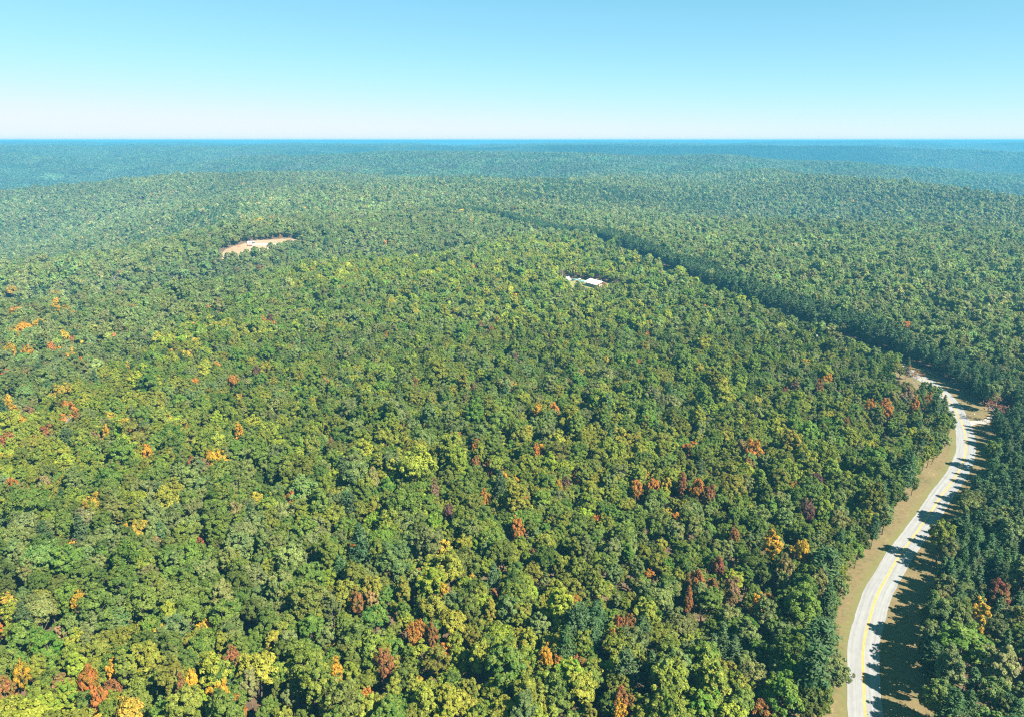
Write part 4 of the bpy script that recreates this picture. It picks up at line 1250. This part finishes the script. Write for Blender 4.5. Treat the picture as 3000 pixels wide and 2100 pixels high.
# ------------------------------------------------------------------ the hay field clearing
shx, shy = -283.1, 796.2
shed = tag(empty('shed', (shx, shy, gz_(shx, shy)), math.radians(4), 0.8), 'white metal shed with a dark open bay at the top of the tan field', 'shed')
b = MB(); b.box(-4.2, 1.2, -2.0, 2.2, -.8, 2.75); b.build('wall', M['white'], shed)
b = MB(); b.box(1.2, 4.0, 1.9, 2.2, -.8, 2.75); b.build('back_wall', M['dark'], shed)
for yy in (-1.95, 2.0):
    b = MB(); b.box(3.85, 4.0, yy - .08, yy + .08, -.8, 2.75); b.build('post', M['white'], shed)
b = MB(); b.prism([(-2.4, 2.78), (2.6, 2.78), (.1, 3.5)], 'x', -4.5, 4.3); b.build('roof', M['roof'], shed)
b = MB(); b.box(-2.4, -.9, -2.06, -1.99, -.2, 2.1); b.build('door', M['steel'], shed)

tw_ = tag(empty('farm_wagon', (-283.0, 790.4, gz_(-283.0, 790.4)), math.radians(8)), 'red flat farm wagon parked in front of the white shed', 'wagon')
b = MB(); b.box(-2.6, 2.6, -1.0, 1.0, .62, .78); b.build('bed', M['red_paint'], tw_)
for yy in (-1.0, 1.0):
    b = MB(); b.box(-2.6, 2.6, yy - .04, yy + .04, .78, 1.15); b.build('side_board', M['red_paint'], tw_)
b = MB(); b.box(2.6, 4.2, -.06, .06, .45, .56); b.build('tongue', M['steel'], tw_)
for xx in (-1.7, 1.7):
    for s in (-1, 1):
        b = MB(); b.tube([(xx, s * .78, .36), (xx, s * .98, .36)], [.36, .36], 12); b.build('wheel', M['rubber'], tw_)
lg = tag(empty('red_implement', (-292.7, 785.7, gz_(-292.7, 785.7)), math.radians(30)), 'low red farm implement at the field edge beyond the shed', 'implement')
b = MB(); b.box(-1.6, 1.6, -.25, .25, .45, .7); b.build('beam', M['red_paint'], lg)
for xx in (-1.3, -.65, 0, .65, 1.3):
    b = MB(); b.tube([(xx, 0, .5), (xx, -.35, .3), (xx, -.2, -.05)], [.06, .06, .03], 5); b.build('tine', M['steel'], lg)
b = MB(); b.tube([(0, .2, .6), (0, .9, 1.1)], [.07, .07], 6); b.build('hitch', M['red_paint'], lg)

# farther speck of a roof in the wood
s2x, s2y = -366.7, 1340.4
s2 = tag(empty('cabin', (s2x, s2y, gz_(s2x, s2y)), 0.4), 'tiny white-roofed cabin far off in the forest beyond the tan field', 'cabin')
b = MB(); b.box(-4, 4, -3, 3, -1, 2.8); b.build('wall', M['wall_cream'], s2)
b = MB(); b.prism([(-3.5, 2.8), (3.5, 2.8), (0, 4.6)], 'x', -4.5, 4.5); b.build('roof', M['roof'], s2)

# ------------------------------------------------------------------ shrubs along the verge and in the clearings
SHRUBS = [(91.5, 176.6, 1.1), (92.4, 174.8, .9), (89.9, 173.2, 1.2), (93.6, 180.0, 1.0), (80.8, 157.8, .9), (79.4, 155.8, 1.0), (79.8, 153.9, .8), (105.9, 200.7, .9), (66.6, 129.0, 1.0), (75.5, 145.1, .8), (112.2, 206.9, .8)]
for x, y, s in SHRUBS:
    put_tree('shrub', 'shrub', int(R.integers(0, 3)), x, y, gz_(x, y), float(R.uniform(0, 6)), s, s * 0.8, jitter_tint(np.array([(0.16, 0.18, 0.04)]), R, 0.15)[0], 'low yellow-green shrub growing in the tan roadside verge', 'shrub', 'shrubs on the sunny verge')
for x, y, s in ((-264.1, 792.8, 1.6), (-258.1, 796.9, 1.5), (-252.0, 798.8, 1.7), (-249.5, 799.8, 1.5)):
    put_tree('shrub', 'shrub', int(R.integers(0, 3)), x, y, gz_(x, y), float(R.uniform(0, 6)), s * .7, s, np.array(GREENS['olive']), 'small green sapling standing in the tan field', 'sapling', 'saplings in the field')
put_tree('cedar_shrub', 'shrub', 1, -243.9, 798.6, gz_(-243.9, 798.6), 0, 2.4, 2.6, np.array(GREENS['darkgreen']) * .6, 'dark cedar bush alone in the tan field', 'bush', None)
put_tree('yard_tree', 'shrub', 0, 52.9, 576.5, gz_(52.9, 576.5), 0, 3.6, 4.2, np.array(GREENS['darkgreen']), 'small dark tree standing alone in the house yard', 'tree', None)

# ------------------------------------------------------------------ haze
zlo = float(gz.min()) - 1.0
zhi = max(float(gz.max()) + 19.0, CAM_H + 3.0)
HZ = 33000.0
b = MB(); b.box(-HZ, HZ, -HZ, HZ, zlo, zhi)
hm = bpy.data.materials.new('haze'); hm.use_nodes = True
hn = hm.node_tree.nodes
for q in list(hn):
    if q.type != 'OUTPUT_MATERIAL': hn.remove(q)
pv = hn.new('ShaderNodeVolumePrincipled')
pv.inputs['Color'].default_value = (0.10, 0.42, 0.72, 1)
pv.inputs['Density'].default_value = 0.00018
hm.node_tree.links.new(pv.outputs[0], hn['Material Output'].inputs['Volume'])
haze = b.build('haze', hm)
tag(haze, 'pale blue haze hanging over the forest and hills', 'haze', None, 'stuff')
print('haze z', zlo, zhi)
